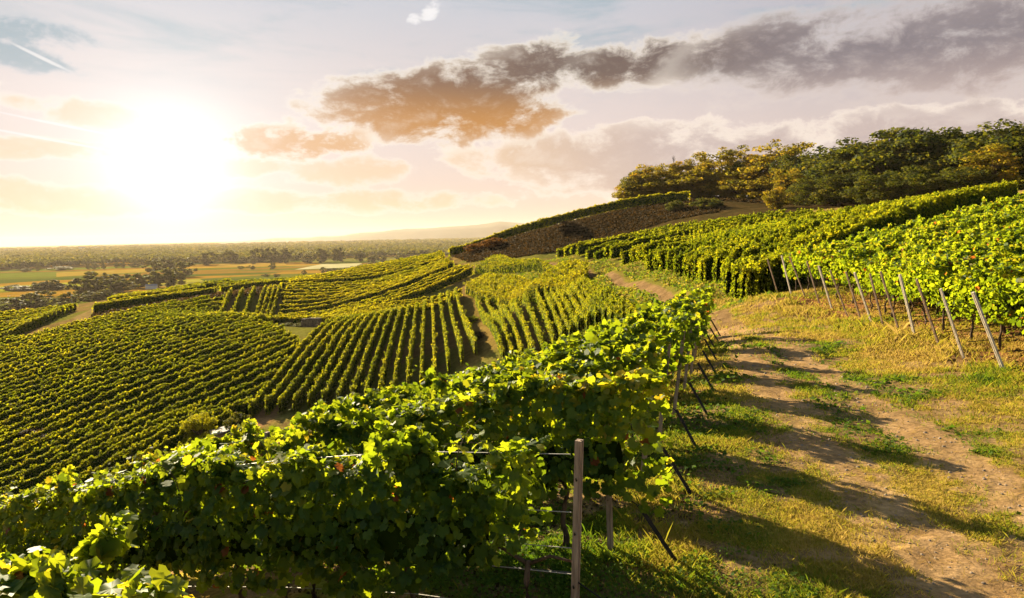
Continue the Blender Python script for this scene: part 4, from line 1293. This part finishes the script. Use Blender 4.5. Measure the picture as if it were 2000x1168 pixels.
def forest():
    pos, size = [], []
    rg = np.random.default_rng(55)
    # the front line of the woods differs with direction
    n = 15000
    az = rg.uniform(R(-42), R(8), n)
    inv = rg.uniform(1 / 5600, 1 / 1150, n)
    Y = 1 / inv
    x = np.tan(az) * Y
    front = np.interp(np.degrees(az), [-42, -37, -30, -20, -12, -5, 5], [1280, 1180, 1330, 1300, 1500, 1350, 1250])
    k = (Y > front) & ((fbm(x / 700, Y / 700, 3, 91) < .64) | (Y < 1.12 * front) | (Y > 3500))
    x, Y = x[k], Y[k]
    z = height(x, Y)
    V_, F_, T_ = [], [], []
    # low crowns: a jittered dome of leaf faces
    n = len(x)
    s = rg.uniform(5.0, 9.5, n) * np.clip(Y / 1800, 1, 3.2)
    hgt = rg.uniform(11, 18, n)
    per = 34
    q = rg.normal(0, 1, (n, per, 3)); q /= np.linalg.norm(q, axis=2, keepdims=True); q[:, :, 2] = np.abs(q[:, :, 2]) * 1.0 - .25
    c = np.stack([x, Y, z], 1)[:, None, :] + np.stack([q[:, :, 0] * s[:, None], q[:, :, 1] * s[:, None], hgt[:, None] * (.55 + .45 * q[:, :, 2])], 2)
    ln = np.repeat(s * .62, per) * rg.uniform(.7, 1.3, n * per)
    pos = c.reshape(-1, 3)
    V, Fc, kk = place_leaves(pos, q.reshape(-1, 3) + rg.normal(0, .45, (n * per, 3)), rg.normal(0, 1, (n * per, 3)), ln, KITE, rg)
    t = np.clip(np.repeat(rg.uniform(.1, .75, n), per) + rg.normal(0, .1, n * per), 0, 1)
    o = link('forest', np_mesh('forest', V, Fc, tint=np.repeat(t, kk)), [M_PLAIN])
    tag(o, 'wide lowland forest reaching to the hazy horizon', 'forest', None, 'stuff')


forest()


def distant_hills():
    n = 160
    V, Fc = [], []
    for r_i, (D, amp) in enumerate(((7600, 1.0),)):
        pxs = np.linspace(380, 1500, n)
        prof = np.interp(pxs, [380, 500, 600, 700, 780, 860, 940, 980, 1030, 1120, 1500], [0, 5, 10, 14, 20, 22, 25, 30, 25, 22, 20]) + 6 * (fbm(pxs / 60, pxs * 0, 4, 95) - .5)
        prof = np.clip(prof, 0, None)
        for j, f in enumerate((0, .35, .7, 1.0, .6, 0)):
            dd = D - 700 + j * 190
            for px, h in zip(pxs, prof):
                p = at(px, 470, dd)
                wob = 1 + .22 * (float(vnoise(px / 23, j * 1.3, 96)) - .5) * (0 < f < 1)
                V.append((p[0], dd, -1.0 + h * f * wob * D / F))
        for j in range(5):
            for i in range(n - 1):
                a = j * n + i; Fc.append((a, a + 1, a + n + 1, a + n))
    me = bpy.data.meshes.new('hills'); me.from_pydata(V, [], Fc)
    for p in me.polygons: p.use_smooth = True
    o = link('hills', me, [plain_mat('far_hills', (.03, .05, .03), (.07, .08, .04), .004, 1, 0)])
    tag(o, 'faint blue ridge of hills on the horizon', 'hills', None, 'structure')


distant_hills()


# ------------------------------------------------------------------ grass, weeds, pebbles
def blades():
    rg = np.random.default_rng(77)
    n = 620000
    # distance-weighted polar sampling in front of the camera
    rr = 4.5 * (42 / 4.5) ** rg.uniform(0, 1, n)
    az = R(-16) + rg.uniform(0, 1, n) * R(62)
    x, y = rr * np.sin(az), rr * np.cos(az)
    tr = track_amount(x, y)
    pat = fbm(x * 1.7, y * 1.7, 4, 47)
    left = np.interp(y, [3, 5.3, 11.5, 18.6, 26, 42], [-3.5, -3.0, -1.5, 1, 4, 8])
    keep = (x > left) & (rg.uniform(0, 1, n) > tr * 1.15 - .05) & (rg.uniform(0, 1, n) > sstep(pat, .46, .62) * .85)
    x, y, rr = x[keep], y[keep], rr[keep]
    n = len(x)
    kind = np.clip(grass_kind(x, y) * .95 + rg.normal(0, .13, n), 0, 1)
    fX, _ = fstart(y)
    nearrow = np.exp(-((x - fX - .2) / .7) ** 2)
    ex = np.interp(y, [10, 15, 22, 33], [10.4, 10.9, 11.6, 12.4])
    nearrow2 = np.exp(-((x - ex) / .8) ** 2)
    tall = fbm(x * .9, y * .9, 3, 51)
    h = (.022 + .030 * rg.uniform(0, 1, n)) * (.6 + .9 * tall) * (1 + 1.0 * nearrow * sstep(tall, .35, .65) + 1.3 * nearrow2) * np.clip(rr / 12, 1, 2.0)
    hi = rg.uniform(0, 1, n) < .02
    h = h * np.where(hi, rg.uniform(1.5, 2.6, n), 1)
    w = .0032 * np.clip(rr / 5, 1, 8) * rg.uniform(.7, 1.4, n) * np.where(hi, .4, 1)
    z = height(x, y)
    a = rg.uniform(0, 2 * math.pi, n)
    ln = rg.uniform(.2, 1.1, n) * h
    dx, dy = np.cos(a), np.sin(a)
    b = rg.uniform(0, 2 * math.pi, n)
    p = np.stack([x, y, z - .005], 1)
    V = np.stack([p + np.stack([-dy * w, dx * w, 0 * w], 1), p + np.stack([dy * w, -dx * w, 0 * w], 1),
                  p + np.stack([dx * ln * .45 + dy * w * .7, dy * ln * .45 - dx * w * .7, h * .62], 1), p + np.stack([dx * ln, dy * ln, h], 1)], 1)
    Fc = np.arange(n * 4).reshape(n, 4)
    o = link('grass', np_mesh('grass', V.reshape(-1, 3), Fc[:, [0, 1, 2, 3]], tint=np.repeat(kind, 4)), [M_GRASS])
    tag(o, 'short green and straw coloured grass along the track', 'grass', None, 'stuff')
    # low broad-leaved ground cover
    n = 60000
    rr = 4.5 * (36 / 4.5) ** rg.uniform(0, 1, n); az = R(-14) + rg.uniform(0, 1, n) * R(58)
    x, y = rr * np.sin(az), rr * np.cos(az)
    gk = grass_kind(x, y); pat = fbm(x * .8 + 40, y * .8, 3, 53)
    left = np.interp(y, [3, 5.3, 11.5, 18.6, 26, 42], [-3.5, -3.0, -1.5, 1, 4, 8])
    fX, _ = fstart(y); nr = np.exp(-((x - fX - .5) / .9) ** 2)
    keep = (x > left) & (track_amount(x, y) < .6) & (gk < .45 + .2 * nr) & (pat > .47 - .1 * nr)
    x, y, rr, nr, pat = x[keep], y[keep], rr[keep], nr[keep], pat[keep]
    n = len(x)
    pos = np.stack([x, y, height(x, y) + rg.uniform(.005, .05, n) * (1 + 4 * nr * sstep(pat, .45, .6))], 1)
    V, Fc, k = place_leaves(pos, np.array([0, 0, 1.0]) + rg.normal(0, .4, (n, 3)), rg.normal(0, 1, (n, 3)), .03 * np.clip(rr / 6, 1, 4) * rg.uniform(.6, 1.5, n), KITE, rg)
    o = link('weeds', np_mesh('weeds', V, Fc, tint=np.repeat(np.clip(rg.normal(.15, .12, n), 0, 1), k)), [M_GRASS])
    tag(o, 'low broad leaved weeds in green patches', 'weeds', None, 'stuff')


blades()


def litter():
    rg = np.random.default_rng(78)
    # pebbles on the track
    n = 14000
    rr = 4.8 * (30 / 4.8) ** rg.uniform(0, 1, n); az = R(2) + rg.uniform(0, 1, n) * R(42)
    x, y = rr * np.sin(az), rr * np.cos(az)
    k = track_amount(x, y) > .25
    x, y, rr = x[k], y[k], rr[k]; n = len(x)
    s = (.004 + .020 * rg.uniform(0, 1, n) ** 7) * np.clip(rr / 9, 1, 2.0)
    base = np.array([(1, 0, 0), (0, 1, 0), (-1, 0, 0), (0, -1, 0), (0, 0, .75), (.7, .7, .1), (-.7, .7, .1), (-.7, -.7, .1), (.7, -.7, .1)])
    base = np.array([(1, 0, 0), (.7, .75, 0), (-.1, 1, 0), (-.8, .6, 0), (-1, -.1, 0), (-.6, -.8, 0), (.2, -1, 0), (.8, -.6, 0), (.5, .35, .6), (-.4, .4, .7), (-.35, -.45, .62), (.45, -.4, .66)])
    fs = [(0, 1, 8), (1, 2, 8), (2, 9, 8), (2, 3, 9), (3, 4, 9), (4, 10, 9), (4, 5, 10), (5, 6, 10), (6, 11, 10), (6, 7, 11), (7, 0, 11), (0, 8, 11), (8, 9, 10), (8, 10, 11)]
    V = np.stack([x, y, height(x, y) - .002], 1)[:, None, :] + base[None] * s[:, None, None] * rg.uniform(.6, 1.3, (n, 12, 3))
    Fc = np.array(fs)[None] + (np.arange(n) * 12)[:, None, None]
    o = link('pebbles', np_mesh('pebbles', V.reshape(-1, 3), Fc.reshape(-1, 3), smooth=False), [M_PEBBLE])
    tag(o, 'small stones scattered over the dirt track', 'pebbles', None, 'stuff')
    # dry stalks lying on the track and verge
    n = 9000
    rr = 4.6 * (26 / 4.6) ** rg.uniform(0, 1, n); az = R(-6) + rg.uniform(0, 1, n) * R(50)
    x, y = rr * np.sin(az), rr * np.cos(az); fX, _ = fstart(y); k = x > fX + .2; x, y, rr = x[k], y[k], rr[k]; n = len(x)
    a = rg.uniform(0, 6.28, n); l = rg.uniform(.04, .22, n); w = .0022 * np.clip(rr / 6, 1, 3)
    dx, dy = np.cos(a), np.sin(a); z = height(x, y) + .008; z2 = height(x + dx * l, y + dy * l) + rg.uniform(.006, .05, n)
    V = np.stack([np.stack([x - dy * w, y + dx * w, z], 1), np.stack([x + dy * w, y - dx * w, z], 1), np.stack([x + dx * l + dy * w, y + dy * l - dx * w, z2], 1), np.stack([x + dx * l - dy * w, y + dy * l + dx * w, z2], 1)], 1)
    o = link('dry_stalks', np_mesh('dry_stalks', V.reshape(-1, 3), np.arange(n * 4).reshape(n, 4), tint=np.repeat(rg.uniform(.75, 1, n), 4)), [M_GRASS])
    tag(o, 'dry straw stalks lying over the track and verge', 'straw', None, 'stuff')
    # fallen dry leaves and straw below the rows
    n = 26000
    rr = 4.2 * (34 / 4.2) ** rg.uniform(0, 1, n); az = R(-20) + rg.uniform(0, 1, n) * R(66)
    x, y = rr * np.sin(az), rr * np.cos(az)
    fX, _ = fstart(y); ex = np.interp(y, [10, 15, 22, 33], [10.4, 10.9, 11.6, 12.4])
    pr = np.maximum(np.exp(-((x - fX + .6) / 1.1) ** 2), sstep(x - ex, -.9, .5)) + (x < fX) * .6
    k = rg.uniform(0, 1, n) < pr * .95 * (y > 2)
    x, y, rr = x[k], y[k], rr[k]; n = len(x)
    pos = np.stack([x, y, height(x, y) + rg.uniform(.004, .03, n)], 1)
    V, Fc, kk = place_leaves(pos, np.array([0, 0, 1.0]) + rg.normal(0, .5, (n, 3)), rg.normal(0, 1, (n, 3)), .05 * np.clip(rr / 8, .7, 2.2) * rg.uniform(.5, 1.4, n), KITE, rg)
    o = link('fallen_leaves', np_mesh('fallen_leaves', V, Fc, tint=np.repeat(rg.uniform(.2, 1, n), kk)), [M_SCRUB])
    tag(o, 'dry brown leaves lying under the vine rows', 'fallen leaves', None, 'stuff')


litter()


# ------------------------------------------------------------------ haze
def haze():
    m, nt, X, out = mat_new('haze_air')
    v = X.n('ShaderNodeVolumePrincipled')
    v.inputs['Color'].default_value = (.97, .80, .66, 1)
    v.inputs['Density'].default_value = 0.52e-4
    v.inputs['Anisotropy'].default_value = .2
    nt.links.new(v.outputs[0], out.inputs['Volume'])
    mb = MB(); mb.box((0, 0, 92), (30000, 30000, 192))
    o = mb.build('haze', m)
    tag(o, 'pale warm haze in the air over the plain', 'haze', None, 'stuff')


haze()
